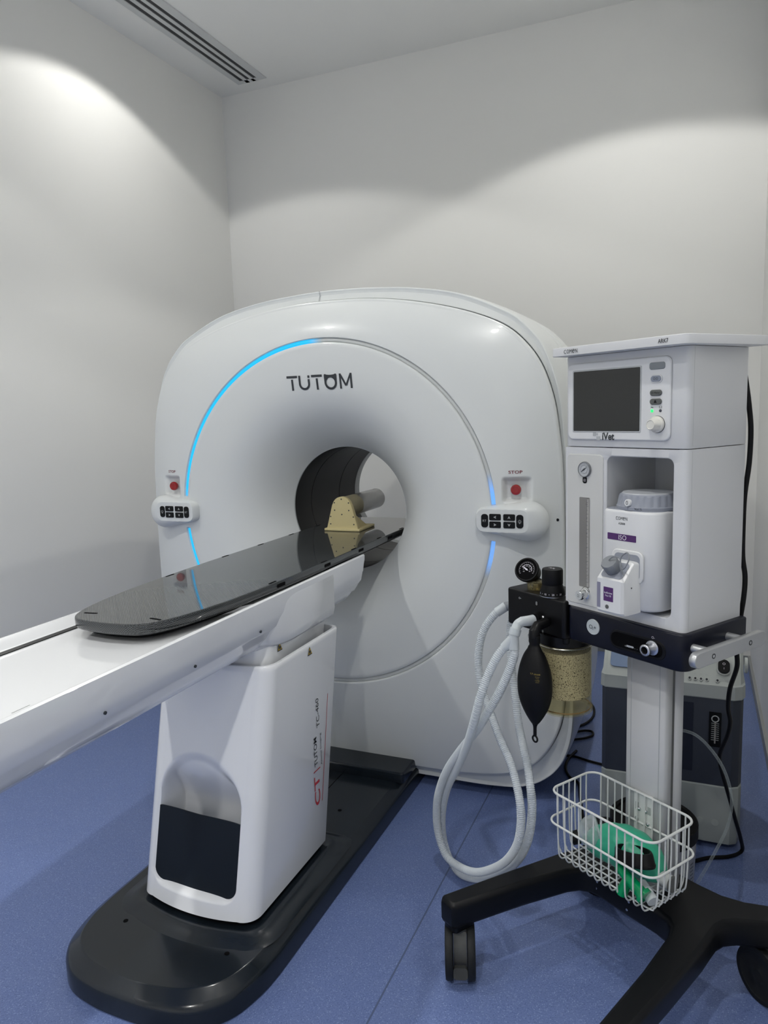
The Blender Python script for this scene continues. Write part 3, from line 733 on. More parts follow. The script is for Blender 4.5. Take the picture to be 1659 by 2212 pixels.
# upper housing
def plan(x0, x1, y0, y1, rf, rb_, n=6):
    o = []
    for cx, cy_, r, a0 in ((x1-rf, y0+rf, rf, 270), (x1-rb_, y1-rb_, rb_, 0), (x0+rb_, y1-rb_, rb_, 90), (x0+rf, y0+rf, rf, 180)):
        for k in range(n+1): o.append((cx+r*math.cos(R_(a0+90*k/n)), cy_+r*math.sin(R_(a0+90*k/n))))
    return o
def upright(name, x0, x1, y0, y1, z0, z1, m, parent, rf=.010, rb_=.004, e=.002, space=MACH):
    mb = MB(); rings = []
    for ins, z in ((e, z0), (e*.3, z0+e*.3), (0, z0+e), (0, z1-e), (e*.3, z1-e*.3), (e, z1)):
        rings.append([(x, y, z) for x, y in plan(x0+ins, x1-ins, y0+ins, y1-ins, max(rf-ins, .001), max(rb_-ins, .001))])
    return mb.loft(rings).build(name, m, parent, space, ang=40)
up_ = upright('monitor_housing', -.1525, .151, 0, .198, 1.2095, 1.403, M_MW, am, .012)
MB().box(.1505, .1512, .0147, .0152, 1.215, 1.40).build('seam', M_GREY, up_, HB, smooth=False)
# bezel plate
mb = MB(); mb.slab(.256, .163, .014, .001, -.0045, .003, F(-.0135, 1.306), 6); bez = mb.build('bezel', M_MW2, am, HB)
MB().slab(.176, .132, .003, -.0040, -.0052, .0008, F(-.0390, 1.3067)).build('screen_surround', M_GREY, bez, HB)
MB().slab(.1700, .1262, .002, -.0045, -.0056, .0004, F(-.0390, 1.3067)).build('screen', M_SCREEN, bez, HB)
def pill(name, x, z, w_, h, d_, m, ring=None, parent=None):
    if ring: MB().slab(w_+.004, h+.004, (h+.004)/2, -.004, -.0062, .001, F(x, z), 8).build('key_surround', ring, parent, HB)
    return MB().slab(w_, h, h/2, -.004, -d_, .0015, F(x, z), 8).build(name, m, parent, HB)
MB().slab(.0350, .0135, .0045, -.004, -.0060, .001, F(.0845, 1.3695), 6).build('alarm_lamp', mat('alarm_lens', (.20, .22, .235), .3), bez, HB)
pill('key', .083, 1.3450, .0235, .0118, .0075, M_KEYG, M_MW2, bez)
pill('key', .083, 1.3180, .0265, .0118, .0075, M_KEYD, None, bez); pill('key', .083, 1.3010, .0265, .0118, .0075, M_KEYD, None, bez)
put_text(MB(), 'O/O', .0052, lambda x, y, h: (.083+x, -.0077, 1.345+y), .0105).build('key_symbol', M_INK, bez, HB, smooth=False)
put_text(MB(), 'O Menu', .0036, lambda x, y, h: (.083+x, -.0077, 1.318+y), .018).build('key_symbol', M_BLACK, bez, HB, smooth=False)
mb = MB(); mb.add([(.083+x, -.0077, 1.301+z) for x, z in ((-.0035, -.0025), (.0035, -.0025), (.002, .0005), (.0015, .0026), (-.0015, .0026), (-.002, .0005))], [tuple(range(6))]).build('key_symbol', M_BLACK, bez, HB, smooth=False)
MB().lathe([(.0030, -.004), (.0030, -.0052), (.0020, -.0060)], lambda x, y, h: (.0742+x, h, 1.2833+y), 14).build('power_lamp', M_LED, bez, HB, label='lit green lamp')
MB().lathe([(.0030, -.004), (.0030, -.0052), (.0020, -.0060)], lambda x, y, h: (.0930+x, h, 1.2833+y), 14).build('battery_lamp', M_LEDOFF, bez, HB, label='unlit lamp')
put_text(MB(), '~', .0022, lambda x, y, h: (.0742+x, -.0047, 1.2900+y), .0055, .01).build('key_symbol', M_INK, bez, HB, smooth=False)
mb = MB(); [mb.box(.0930+x0, .0930+x1, -.0049, -.0046, 1.2902+z0, 1.2902+z1) for x0, x1, z0, z1 in ((-.003, .003, -.002, -.0014), (-.003, -.0024, -.002, .0018), (.0024, .003, -.002, .0018), (-.003, -.001, .0014, .002), (.001, .003, .0014, .002))]; mb.build('key_symbol', M_INK, bez, HB, smooth=False)
KM = lambda x, y, h: (.0870+x, h, 1.2570+y)
MB().lathe([(.0168, -.0045), (.0168, -.0052)], KM, 36).build('knob_ring', M_INK, bez, HB)
mb = MB(); n = 48
mb.loft([[KM((r*(1+(.035 if (k % 8) < 4 and g else 0)))*math.cos(2*PI*k/n), (r*(1+(.035 if (k % 8) < 4 and g else 0)))*math.sin(2*PI*k/n), h) for k in range(n)] for r, h, g in ((.0160, -.005, 0), (.0160, -.010, 0), (.0125, -.012, 1), (.0100, -.026, 1), (.0088, -.0275, 0), (.0080, -.0265, 0))])
mb.build('selector_knob', M_KNOB, bez, HB, ang=50)
mb = MB(); put_text(mb, 'iVet', .0155, lambda x, y, h: (-.031+x, -.0048-(.0002), 1.2325+y), .031, .03); mb.build('lettering', M_INK, bez, HB, smooth=False)
mb = MB(); [mb.box(x0, x1, -.0050, -.0047, z0, z1) for x0, x1, z0, z1 in ((-.071, -.0635, 1.233, 1.2405), (-.0625, -.058, 1.2345, 1.239), (-.062, -.052, 1.2245, 1.2325))]; mb.build('logo_mark', M_GREY, bez, HB, smooth=False)
# top shelf
mb = MB(); poly_ = [(-.1575, -.034), (.140, -.034), (.160, -.031), (.168, -.022), (.190, .185), (.187, .205), (-.1575, .205)]
rings = []
for ins, z in ((.0012, 1.4035), (0, 1.4045), (0, 1.4205), (.0004, 1.4217), (.0016, 1.4222)):
    cx, cy_ = .008, .09; rings.append([(cx+(x-cx)*(1-ins/.17), cy_+(y-cy_)*(1-ins/.12), z) for x, y in poly_])
mb.loft(rings); shelf = mb.build('top_shelf', M_MW, am, HB, ang=50)
def shelf_text(s_, x, z, h, w_): return put_text(MB(), s_, h, lambda a, b, c: (x+a, -.0350, z+b), w_, .012).build('lettering', M_INK, shelf, HB, smooth=False)
def comen(x, z, h, w_, yy, m, parent):
    """the maker's lettering: C O M, a small rounded e, N"""
    k = w_/5.2
    for i, ch in enumerate(('C', 'O', 'M', None, 'N')):
        xx = x-w_/2+k*(.5+i*1.05)
        if ch: put_text(MB(), ch, h, lambda a, b, c: (xx+a, yy, z+b), k*.86, .0).build('lettering', m, parent, HB, smooth=False)
        else:
            mb = MB(); vs = []; fs = []
            r = h*.5; n_ = 22
            for q in range(n_+1):
                a = R_(10+300*q/n_); vs += [(xx+(k*.43)*math.cos(a)*1.0, yy, z+r*math.sin(a)), (xx+(k*.43-h*.15)*math.cos(a), yy, z+(r-h*.15)*math.sin(a))]
            for q in range(n_): fs.append((2*q, 2*q+1, 2*q+3, 2*q+2))
            mb.add(vs, fs); mb.add([(xx-k*.3, yy, z-h*.02), (xx+k*.42, yy, z+h*.05), (xx+k*.42, yy, z+h*.2), (xx-k*.3, yy, z+h*.13)], [(0, 1, 2, 3)])
            mb.build('lettering', m, parent, HB, smooth=False)
comen(-.1065, 1.4125, .0085, .038, -.0350, M_INK, shelf)
shelf_text('ARK7', .1175, 1.4128, .0080, .0220)
# lower housing: shell around the open bay
x0, x1, z0, z1 = -.1525, .151, .849, 1.2085
cvx0, cvx1, cvz0, cvz1 = -.038, .121, .872, 1.191
low = upright('left_module', x0, cvx0-.0015, .0012, .198, z0, z1, M_MW, am, .004)
mb = MB()
# face frame with rounded bay opening
out = []; inn = []
n_ = 8
r = .014
op = [(cvx1-r+r*math.cos(R_(a)), cvz1-r+r*math.sin(R_(a))) for a in range(0, 91, 10)] + [(cvx0+r+r*math.cos(R_(a)), cvz1-r+r*math.sin(R_(a))) for a in range(90, 181, 10)] + [(cvx0+r+r*math.cos(R_(a)), cvz0+r+r*math.sin(R_(a))) for a in range(180, 271, 10)] + [(cvx1-r+r*math.cos(R_(a)), cvz0+r+r*math.sin(R_(a))) for a in range(270, 361, 10)]
cx, cz = (cvx0+cvx1)/2, (cvz0+cvz1)/2
xo1 = x1-.012
def outer(px_, pz):
    dx, dz = px_-cx, pz-cz
    k = min((xo1-cx)/abs(dx) if dx > 0 else ((x0+.002-cx)/dx if dx < 0 else 9e9), ((z1-.002-cz)/dz if dz > 0 else ((z0+.002-cz)/dz if dz < 0 else 9e9)))
    return (cx+dx*k, cz+dz*k)
def outer_loop():
    o = []
    cs = ((xo1, z1-.0005), (x0+.002, z1-.0005), (x0+.002, z0), (xo1, z0))
    for q in range(4):
        seg = op[q*10:q*10+10]; cxx, czz = cs[q]; a0, a1 = seg[0], seg[-1]
        s0 = (cxx, a0[1]) if q % 2 == 0 else (a0[0], czz)
        s1 = (a1[0], czz) if q % 2 == 0 else (cxx, a1[1])
        for k in range(10):
            if k <= 4: t = k/4; o.append((s0[0]+(cxx-s0[0])*t, s0[1]+(czz-s0[1])*t))
            else: t = (k-4)/5; o.append((cxx+(s1[0]-cxx)*t, czz+(s1[1]-czz)*t))
    return o
rings = [[(a, 0, c) for a, c in outer_loop()], [(a, 0, c) for a, c in [(p[0]+(p[0]-cx)*.02, p[1]+(p[1]-cz)*.012) for p in op]], [(a, .0015, c) for a, c in op], [(a, .165, c) for a, c in op]]
mb.loft(rings, False, True)
mb.build('front_frame', M_MW, am, HB, ang=35)
# right side wall, top, floor and back as one shell
mb = MB(); pl_ = plan(x0+.003, x1, .0, .198, .012, .004)
mb.loft([[(x, y, z) for x, y in [(x1-.018, .0002)]+pl_[0:14]] for z in (z0, z1)], False, False, False)     # right side and rear corner
mb.box(cvx0, x1-.002, .02, .197, z1-.010, z1); mb.box(cvx0, x1-.002, .02, .197, z0, z0+.010); mb.box(cvx0, x1-.002, .190, .198, z0, z1)
mb.build('side_cover', M_MW, am, HB, ang=40)
MB().box(.1505, .1512, .0147, .0152, z0+.004, z1-.004).build('seam', M_GREY, low, HB, smooth=False)
# flowmeter panel
pn = MB().slab(.0985, .335, .010, .0005, -.0022, .001, F(-.0955, 1.0255), 6).build('flowmeter_panel', M_PANELG, am, HB)
MB().slab(.0285, .2005, .0022, -.002, -.0027, .0002, F(-.0952, .999), 4).build('window', M_CLEARG, pn, HB)
MB().tube([(-.0835, -.0035, .902), (-.0835, -.0035, 1.096)], .0028, 10).build('flow_tube', M_ACRYL, pn, HB)
mb = MB()
for k in range(23):
    z = .912+k*.0078*(1 if k < 12 else 1.08); mb.box(-.0865, -.0865+(.0055 if k % 2 == 0 else .0035), -.0064, -.0061, z, z+.0006)
mb.build('scale_marks', M_INK, pn, HB, smooth=False)
for k, tx in enumerate(('10', '7', '5', '3', '2', '1')): put_text(MB(), tx, .0038, lambda x, y, h: (-.0855+x, -.0068, 1.085-k*.032+y)).build('scale_marks', M_INK, pn, HB, smooth=False)
# oxygen supply gauge
GM = lambda x, y, h: (-.094+x, h, 1.1605+y)
g = MB().lathe([(.0172, -.002), (.0172, -.005), (.0160, -.0075), (.0152, -.0075), (.0148, -.0060)], GM, 40).build('supply_gauge', mat('gauge_rim', (.18, .19, .20), .3), pn, HB)
MB().lathe([(.0148, -.0058), (.0148, -.0061)], GM, 36).build('gauge_dial', mat('dial_white', (.46, .48, .50), .3), pn, HB)
mb = MB()
for k in range(19):
    a = R_(225-270*k/18); r0, r1 = (.0105 if k % 3 == 0 else .0115), .0128
    c, s_ = math.cos(a), math.sin(a); mb.add([GM(r0*c-s_*.0003, r0*s_+c*.0003, -.0064), GM(r0*c+s_*.0003, r0*s_-c*.0003, -.0064), GM(r1*c+s_*.0003, r1*s_-c*.0003, -.0064), GM(r1*c-s_*.0003, r1*s_+c*.0003, -.0064)], [(0, 1, 2, 3)])
a0 = R_(212); nd = [(-.0105, -.0072, .0005), (.0065, .0047, .0012)]
c, s_ = math.cos(R_(34)), math.sin(R_(34))
mb.add([GM(-.0115*c, -.0115*s_, -.0066), GM(.0020*s_, -.0020*c, -.0066), GM(.0085*c, .0085*s_, -.0066), GM(-.0020*s_, .0020*c, -.0066)], [(0, 1, 2, 3)])
mb.torus(.0090, .0003, lambda x, y, h: GM(x, y, -.0062+h), 30, 4)
mb.build('gauge_markings', M_INK, pn, HB, smooth=False)
MB().slab(.0115, .0150, .0045, -.0022, -.0030, .0002, F(-.0945, 1.1375), 5).build('gas_tag', M_BLACK, pn, HB)
put_text(MB(), 'O2', .0055, lambda x, y, h: (-.0945+x, -.0033, 1.1370+y), .0055).build('lettering', M_LILAC, pn, HB, smooth=False)
K2 = lambda x, y, h: (-.0915+x, h, .8835+y)
mb = MB(); n = 60; mb.loft([[K2(r*(1+.05*(k % 5 < 2)*g_)*math.cos(2*PI*k/n), r*(1+.05*(k % 5 < 2)*g_)*math.sin(2*PI*k/n), h) for k in range(n)] for r, h, g_ in ((.0125, -.0022, 0), (.0125, -.006, 0), (.0105, -.0065, 1), (.0100, -.024, 1), (.0092, -.0255, 0))])
kb = mb.build('flow_knob', M_CHROME2, am, HB, ang=35)
MB().lathe([(.0086, -.0254), (.0086, -.0258)], K2, 30).build('knob_cap', mat('cap_white', (.48, .5, .5), .4), kb, HB)
put_text(MB(), 'O2', .0065, lambda x, y, h: K2(x, y, -.0260), .0062).build('lettering', M_INK, kb, HB, smooth=False)
MB().torus(.0105, .0006, lambda x, y, h: (-.091+x, -.0024+h, .889+y), 30, 5).build('dial_arc', M_INK, pn, HB)
# navy base band with rounded plan
mb = MB(); rings = []
def band(ins, z): return [(x, y, z) for x, y in plan(-.325+ins, .166-ins, -.0145+ins, .205-ins, .022, .006, 8)]
def band2(ins, z): return [(x, y, z) for x, y in plan(-.142+ins, .1625-ins, -.0125+ins, .205-ins, .024, .006, 8)]
mb.loft([band2(.003, .773), band2(.0008, .7745), band2(0, .777), band2(0, .8455), band2(.0008, .8475), band2(.003, .8486)])
nb = mb.build('base_band', M_NAVY, am, HB, ang=45)
# oxygen flush button, recessed outlet field, common gas outlet
FL = lambda x, y, h: (-.0600+x, h, .8175+y)
fb = MB().lathe([(.0172, -.012), (.0172, -.0150), (.0160, -.0155), (.0155, -.0150)], FL, 40).build('flush_button', mat('button_white', (.46, .50, .51), .4), nb, HB)
mb = MB(); put_text(mb, 'O', .0088, lambda x, y, h: FL(x-.0050, y, -.0156)); put_text(mb, '2', .0042, lambda x, y, h: FL(x+.0010, y-.0034, -.0156)); put_text(mb, '+', .0064, lambda x, y, h: FL(x+.0062, y, -.0156)); mb.build('lettering', M_INK, fb, HB, smooth=False)
MB().slab(.1370, .0400, .0200, -.0120, -.0134, .001, F(.053, .8060), 10).build('outlet_field', M_BLACK, nb, HB)
MB().slab(.1260, .0310, .0155, -.0130, -.0138, .0004, F(.051, .8060), 10).build('outlet_recess', M_BLACKM, nb, HB)
mb = MB(); put_text(mb, 'O2  - - -', .0030, lambda x, y, h: (.040+x, -.0140, .7965+y), .032); mb.slab(.018, .004, .0018, -.0138, -.0141, .0001, F(.037, .7975), 4); mb.build('lettering', M_GREY, nb, HB, smooth=False)
OM = lambda x, y, h: (.0905+x, h, .8085+y)
MB().lathe([(.0150, -.013), (.0150, -.0155), (.0110, -.0165), (.0108, -.034), (.0118, -.035), (.0118, -.0385), (.0108, -.0395), (.0078, -.0395), (.0072, -.032)], OM, 40).build('gas_outlet', M_CHROME, nb, HB, ang=50)
MB().lathe([(.0072, -.0335), (.0060, -.0338)], OM, 24).build('outlet_bore', M_BLACKM, nb, HB)
put_text(MB(), 'O-', .0050, lambda x, y, h: (.0925+x, -.0141, .8305+y), .0075).build('lettering', M_LILAC, nb, HB, smooth=False)
# side handle
hd = None
bar_ = [(y, z) for y, z in rrect(.243, .0300, .0149, 10)]
mb = MB(); rings = []
for d_, ins in ((.200, .0012), (.2012, 0), (.2128, 0), (.214, .0012)):
    rings.append([(d_, .064+y*(1-ins/.12), .8205+z*(1-ins/.015)) for y, z in bar_])
mb.loft(rings); hd = mb.build('handle', M_ALU, am, HB, ang=50)
for y in (.015, .133):
    MB().tube([(.160, y, .8205), (.201, y, .8205)], .0085, 20).build('handle_post', M_ALU, hd, HB)
for y in (.002, .128):
    MB().lathe([(.0052, .2142), (.0052, .2146), (.0040, .2146), (.0036, .2138)], lambda a, b, h: (h, y+a, .8205+b), 18).build('handle_screw', M_INK, hd, HB)
    MB().lathe([(.0030, .2142), (.0030, .2144)], lambda a, b, h: (h, y+a, .8205+b), 12).build('handle_screw', M_CHROME, hd, HB)
# column with extrusion groove
mb = MB(); mb.loft([[(x, y, z) for x, y in [(-.0525, .095), (-.0500, .093), (.0460, .093), (.0495, .0965), (.0495, .118), (.0470, .118), (.0470, .129), (.0495, .129), (.0495, .158), (.0480, .160), (-.050, .160), (-.0525, .158)]] for z in (.19, .775)]); colm = mb.build('column', mat('column_white', (.56, .57, .58), .36, coat=.1), am, HB, ang=20)
MB().box(.0471, .0475, .1185, .1288, .20, .772).build('groove', M_KEYD, colm, HB, smooth=False)
MB().box(-.0400, -.0385, .0924, .0932, .20, .772).build('groove', M_GREY, colm, HB, smooth=False); MB().box(.0345, .036, .0924, .0932, .20, .772).build('groove', M_GREY, colm, HB, smooth=False)
# H-shaped wheeled base
hp = [(0, .036), (.075, .037), (.105, .032), (.122, .018), (.135, -.010), (.164, -.130), (.197, -.305), (.204, -.312), (.240, -.312), (.247, -.304), (.222, -.12), (.200, .02), (.190, .065), (.184, .095), (.186, .120), (.200, .145), (.262, .205), (.264, .216), (.235, .256), (.222, .258), (.170, .218), (.130, .200), (.08, .194), (0, .193)]
def hrings(ins, z):
    full = hp + [(-x, y) for x, y in hp[-2:0:-1]]
    m_ = len(full); o = []
    for i in range(m_):
        p0, p1, p2 = Vector(full[i-1]), Vector(full[i]), Vector(full[(i+1) % m_])
        d1, d2 = (p1-p0).normalized(), (p2-p1).normalized(); t = (d1+d2).normalized() if (d1+d2).length > 1e-6 else d1
        nrm = Vector((-t.y, t.x)); o.append((p1.x+nrm.x*ins, p1.y+nrm.y*ins, z))
    return o
mb = MB(); mb.loft([hrings(.010, .136), hrings(.003, .140), hrings(0, .148), hrings(0, .186), hrings(.0015, .193), hrings(.006, .1985), hrings(.010, .200)])
bs = mb.build('wheeled_base', M_BASEB, am, HB, ang=40)
for s in (1, -1):
    MB().slab(.044, .060, .010, .123, .146, .004, XY(s*.222, -.275)).build('caster_mount', M_BASEB, bs, HB)
for x, z in ((-.085, .178), (-.088, .160), (.005, .178), (.0, .156)): MB().lathe([(.003, 0), (.003, .0006)], lambda a, b, h: (x+a, .0355-h, z+b), 10).build('screw', M_CHROME, bs, HB)
# casters
def caster(cx, cy_, ang):
    c0, s0 = math.cos(R_(ang)), math.sin(R_(ang))
    Mc = lambda x, y, z: (cx+x*c0-y*s0, cy_+x*s0+y*c0, z)       # local x along the axle
    fk = MB(); fk.lathe([(.020, .108), (.020, .122)], XY(cx, cy_), 20)
    fk.loft([[Mc(x, y, z) for x, y in ((-.0150, yy0), (.0150, yy0), (.0150, yy1), (-.0150, yy1))] for z, yy0, yy1 in ((.030, -.030, -.005), (.060, -.040, 0), (.090, -.034, .012), (.116, -.018, .020))])
    fork = fk.build('caster', M_CASTER, am, HB, ang=45)
    for s in (1, -1):
        prof_ = [(.012, .0160), (.058, .0160), (.0615, .0175), (.0625, .020), (.0625, .030), (.0605, .0335), (.050, .0345), (.047, .0325), (.02, .0325), (.012, .0345)]
        MB().loft([[Mc(s*h, r*math.cos(2*PI*k/40)-.006, .0625+r*math.sin(2*PI*k/40)) for k in range(40)] for r, h in prof_], True, True).build('wheel', M_TYRE, fork, HB, ang=35)
    mb = MB(); mb.loft([[Mc(x, y, z) for x, y in rrect(.032, .016, .005, 4)] for z, o_ in ((.040, 0), (.044, 0))])
    pd = MB(); pd.loft([[Mc(x, -.052-(.010 if k == 0 else 0)+y*.4, .046+y) for x, y in rrect(.032, .022, .006, 4)] for k in (0, 1)]); pd.build('brake_pedal', mat('pedal_grey', (.028, .03, .03), .6), fork, HB)
    for x in (-.011, 0, .011): MB().tube([Mc(x, -.050, .036), Mc(x, -.046, .020)], .0022 if x else .001, 6).build('brake_rib', M_CASTER, fork, HB)
caster(-.225, -.272, 51); caster(.225, -.272, 20); caster(.225, .225, 75); caster(-.225, .225, -30)
# wire basket
wb = MB(); bx0, bx1, by0, by1, bzt = -.142, .136, -.066, .086, .420
def rim(x0_, x1_, y0_, y1_, z, r=.028): return [(px_+(x0_+x1_)/2, py_+(y0_+y1_)/2, z) for px_, py_ in rrect(x1_-x0_, y1_-y0_, r, 7)]
rim_o = MB().tube(rim(bx0, bx1, by0, by1, bzt), .0028, 8, True).build('basket', M_WIRE, am, HB)
MB().tube(rim(bx0-.004, bx1+.004, by0-.004, by1+.002, .347), .0026, 8, True).build('rim_wire', M_WIRE, rim_o, HB)
for k in range(12):
    x = bx0+.026+k*(bx1-bx0-.052)/11; q = catmull([(x, by0+.002, bzt), (x, by0+.002, .36), (x, by0+.004, .285), (x, by0+.010, .262), (x, by0+.026, .254), (x, 0.01, .254), (x, by1-.026, .254), (x, by1-.010, .262), (x, by1-.003, .285), (x, by1-.002, .36), (x, by1-.002, bzt)], 4)
    MB().tube(q, .0019, 6).build('basket_wire', M_WIRE, rim_o, HB)
for k in range(6):
    y = by0+.026+k*(by1-by0-.052)/5; q = catmull([(bx0+.002, y, bzt), (bx0+.002, y, .36), (bx0+.005, y, .285), (bx0+.012, y, .265), (bx0+.028, y, .2575), (0, y, .2575), (bx1-.028, y, .2575), (bx1-.012, y, .265), (bx1-.005, y, .285), (bx1-.002, y, .36), (bx1-.002, y, bzt)], 4)
    MB().tube(q, .0019, 6).build('basket_wire', M_WIRE, rim_o, HB)
bk = MB(); bk.box(-.024, .024, .0885, .0925, .235, .421); bkt = bk.build('basket_bracket', M_WIRE, rim_o, HB)
mb = MB()
for x in (-.016, .016):
    for z in (.385, .30): mb.box(x-.004, x+.004, .0878, .0886, z-.009, z+.009)
mb.build('bracket_slot', M_CONC, rim_o, HB, smooth=False)
mb = MB()
for x, z in ((-.010, .380), (.008, .381), (-.016, .355), (.014, .352)): mb.lathe([(.0045, 0), (.0040, .003), (.0015, .0045)], lambda a, b, h: (x+a, .0884-h, z+b), 12)
mb.build('bracket_screws', M_CHROME, rim_o, HB)
# absorber block at the left
blk = MB().slab(.190, .115, .010, .766, .857, .005, XY(-.237, .0445)).build('absorber_block', M_BLACK, am, HB)
MB().slab(.090, .10, .01, .752, .770, .003, XY(-.190, .045)).build('block_foot', M_BLACK, blk, HB)
GAX = Vector((.36, -.80, .48)).normalized(); GC0 = Vector((-.287, .012, .905))-GAX*.0085
GA = axis_map(GC0, GAX)
gg = MB().lathe([(.020, -.030), (.0255, -.026), (.0262, -.012), (.0262, -.002), (.0300, .000), (.0305, .008), (.0290, .0100), (.0262, .0100), (.0255, .0075)], GA, 44).build('airway_gauge', M_RUB, am, HB)
MB().lathe([(.0255, .0074), (.0255, .0078)], GA, 32).build('dial', M_BLACKM, gg, HB)
# dial axes: find in-plane right/up for readable marks
axv = GAX; rgt = axv.cross(Vector((0, 0, 1))).normalized()*-1; upv = rgt.cross(axv)*-1
if rgt.x < 0: rgt = -rgt
if upv.z < 0: upv = -upv
gc = GC0+axv*.0084
GD = lambda x, y, h=0: tuple(gc+rgt*x+upv*y+axv*h)
mb = MB()
for k in range(27):
    a = R_(215-240*k/26); r0, r1 = (.0165 if k % 2 == 0 else .0180), .0200
    c, s_ = math.cos(a), math.sin(a); mb.add([GD(r0*c-s_*.0003, r0*s_+c*.0003), GD(r0*c+s_*.0003, r0*s_-c*.0003), GD(r1*c+s_*.0003, r1*s_-c*.0003), GD(r1*c-s_*.0003, r1*s_+c*.0003)], [(0, 1, 2, 3)])
vs = []; fs = []
for k in range(25):
    a = R_(160-175*k/24); vs += [GD(.0120*math.cos(a), .0120*math.sin(a)), GD(.0133*math.cos(a), .0133*math.sin(a))]
for k in range(24): fs.append((2*k, 2*k+1, 2*k+3, 2*k+2))
mb.add(vs, fs)
c, s_ = math.cos(R_(150)), math.sin(R_(150))
mb.add([GD(.0165*c, .0165*s_, .0006), GD(-.0022*s_, .0022*c, .0006), GD(-.0050*c, -.0050*s_, .0006), GD(.0022*s_, -.0022*c, .0006)], [(0, 1, 2, 3)])
for k, t in enumerate(('-10', '0', '10', '20', '30', '40', '50')):
    a = R_(215-40*k); put_text(mb, t, .0028, lambda x, y, h: GD(.0088*math.cos(a)+x, .0088*math.sin(a)+y))
mb.build('dial_markings', M_LILAC, gg, HB, smooth=False)
MB().tube([(-.294, .035, .888), (-.270, .045, .872), (-.262, .048, .858)], .006, 10).build('gauge_elbow', M_BLACK, gg, HB)
# valve dome beneath the gauge
VM = XY(-.268, .030)
vd = MB().lathe([(.0235, .857), (.0235, .872), (.021, .877), (.014, .8775)], VM, 6 * 6).build('valve_dome', M_JAR, am, HB)
MB().lathe([(.021, .8575), (.021, .860), (.012, .861), (.012, .869), (.0135, .870), (.0135, .8725)], VM, 30).build('valve_seat', mat('brass', (.30, .25, .12), .25, metal=.8), vd, HB)
mb = MB()
for k in range(12):
    a = k*PI/6; mb.tube([(-.268+.0238*math.cos(a), .030+.0238*math.sin(a), .858), (-.268+.0238*math.cos(a), .030+.0238*math.sin(a), .871)], .0014, 5)
mb.build('valve_ribs', MATS['brass'], vd, HB)
# pressure-relief knob
KX = XY(-.203, .012)
kn = MB().lathe([(.0300, .857), (.0300, .8600), (.0290, .8610), (.0290, .868), (.0240, .882), (.0235, .884), (.0245, .886), (.0245, .917), (.0230, .921), (.0, .9215)], KX, 44, True, False).build('relief_knob', M_RUB, am, HB)
MB().lathe([(.0305, .8572), (.0305, .8584)], KX, 44).build('knob_ring', M_CHROME, kn, HB)
mb = MB()
def around(s_, a0, z, h, r):
    vs, fs = text_tris(s_, h); mb.add([(-.203+r*math.sin(a0+x/r), .012-r*math.cos(a0+x/r), z+y) for x, y in vs], fs)
for k, t in enumerate(('40', '8', '10', '20', '30')): around(t, R_(-62+k*36), .8645, .0045, .0293)
for k in range(4): around('-', R_(-44+k*36), .8645, .0008, .0293)
put_text(mb, 'APL', .008, lambda x, y, h: (-.203+x, .012+y, .9219)); mb.build('lettering', M_LILAC, kn, HB, smooth=False)
mb = MB(); put_text(mb, 'o-', .005, lambda x, y, h: (-.285+x, -.0133, .838+y)); put_text(mb, '8', .0085, lambda x, y, h: (-.230+x, -.0133, .836+y)); put_text(mb, '8', .006, lambda x, y, h: (-.210+x, -.0133, .772+y)); mb.add([(-.213, -.0133, .7665), (-.207, -.0133, .7665), (-.210, -.0133, .763)], [(0, 1, 2)])
mb.build('lettering', M_KEYW, blk, HB, smooth=False)
MB().lathe([(.0040, 0), (.0040, .002), (.0022, .004)], lambda a, b, h: (-.2085+a, -.013-h, .8065+b), 14).build('fitting', M_CHROME, blk, HB)
# absorbent canister
CM = XY(-.196, .045)
MB().lathe([(.064, .742), (.064, .766)], CM, 40).build('canister_collar', M_BLACK, blk, HB)
cn = MB().lathe([(.0655, .742), (.0655, .735), (.0635, .730), (.0635, .588), (.0670, .583), (.0670, .576), (.0620, .573)], CM, 48, False, False).build('absorbent_canister', M_JAR, am, HB)
MB().lathe([(.0610, .614), (.0610, .724)], CM, 44).build('granules', M_GRAN, cn, HB)
MB().lathe([(.0615, .577), (.0622, .581), (.0560, .584), (.0, .584)], CM, 44).build('canister_base', M_JAR, cn, HB)
MB().torus(.0625, .0012, lambda x, y, h: (-.196+x, .045+y, .5825+h), 44, 6).build('seal_ring', mat('amber_seal', (.25, .13, .03), .3), cn, HB)
MB().lathe([(.018, .606), (.018, .613)], CM, 24).build('drain_boss', M_KEYD, cn, HB)
MB().torus(.064, .0018, lambda x, y, h: (-.196+x, .045+y, .7385+h), 44, 6).build('retaining_ring', M_CHROME, cn, HB)
# bag mount elbow and hose ports
MB().tube([(-.191, -.020, .800), (-.191, -.050, .797), (-.191, -.060, .785), (-.191, -.060, .772)], [.011, .012, .013, .013], 16).build('bag_port', M_BLACK, blk, HB)
MB().tube([(-.222, -.010, .803), (-.222, -.026, .803)], .013, 18).build('hose_port', M_BLACK, blk, HB)
MB().tube([(-.328, .040, .803), (-.350, .030, .799), (-.372, .019, .793)], [.0125, .0125, .0118], 18).build('hose_port', mat('port_grey', (.20, .22, .24), .4), blk, HB)
MB().tube([(-.3735, .050, .79), (-.330, .052, .805)], .011, 14).build('hose_port', MATS['port_grey'], blk, HB)
MB().tube([(-.235, -.030, .772), (-.232, -.040, .762), (-.222, -.046, .755), (-.205, -.046, .752)], .0028, 8).build('bag_bail', M_CHROME, blk, HB)

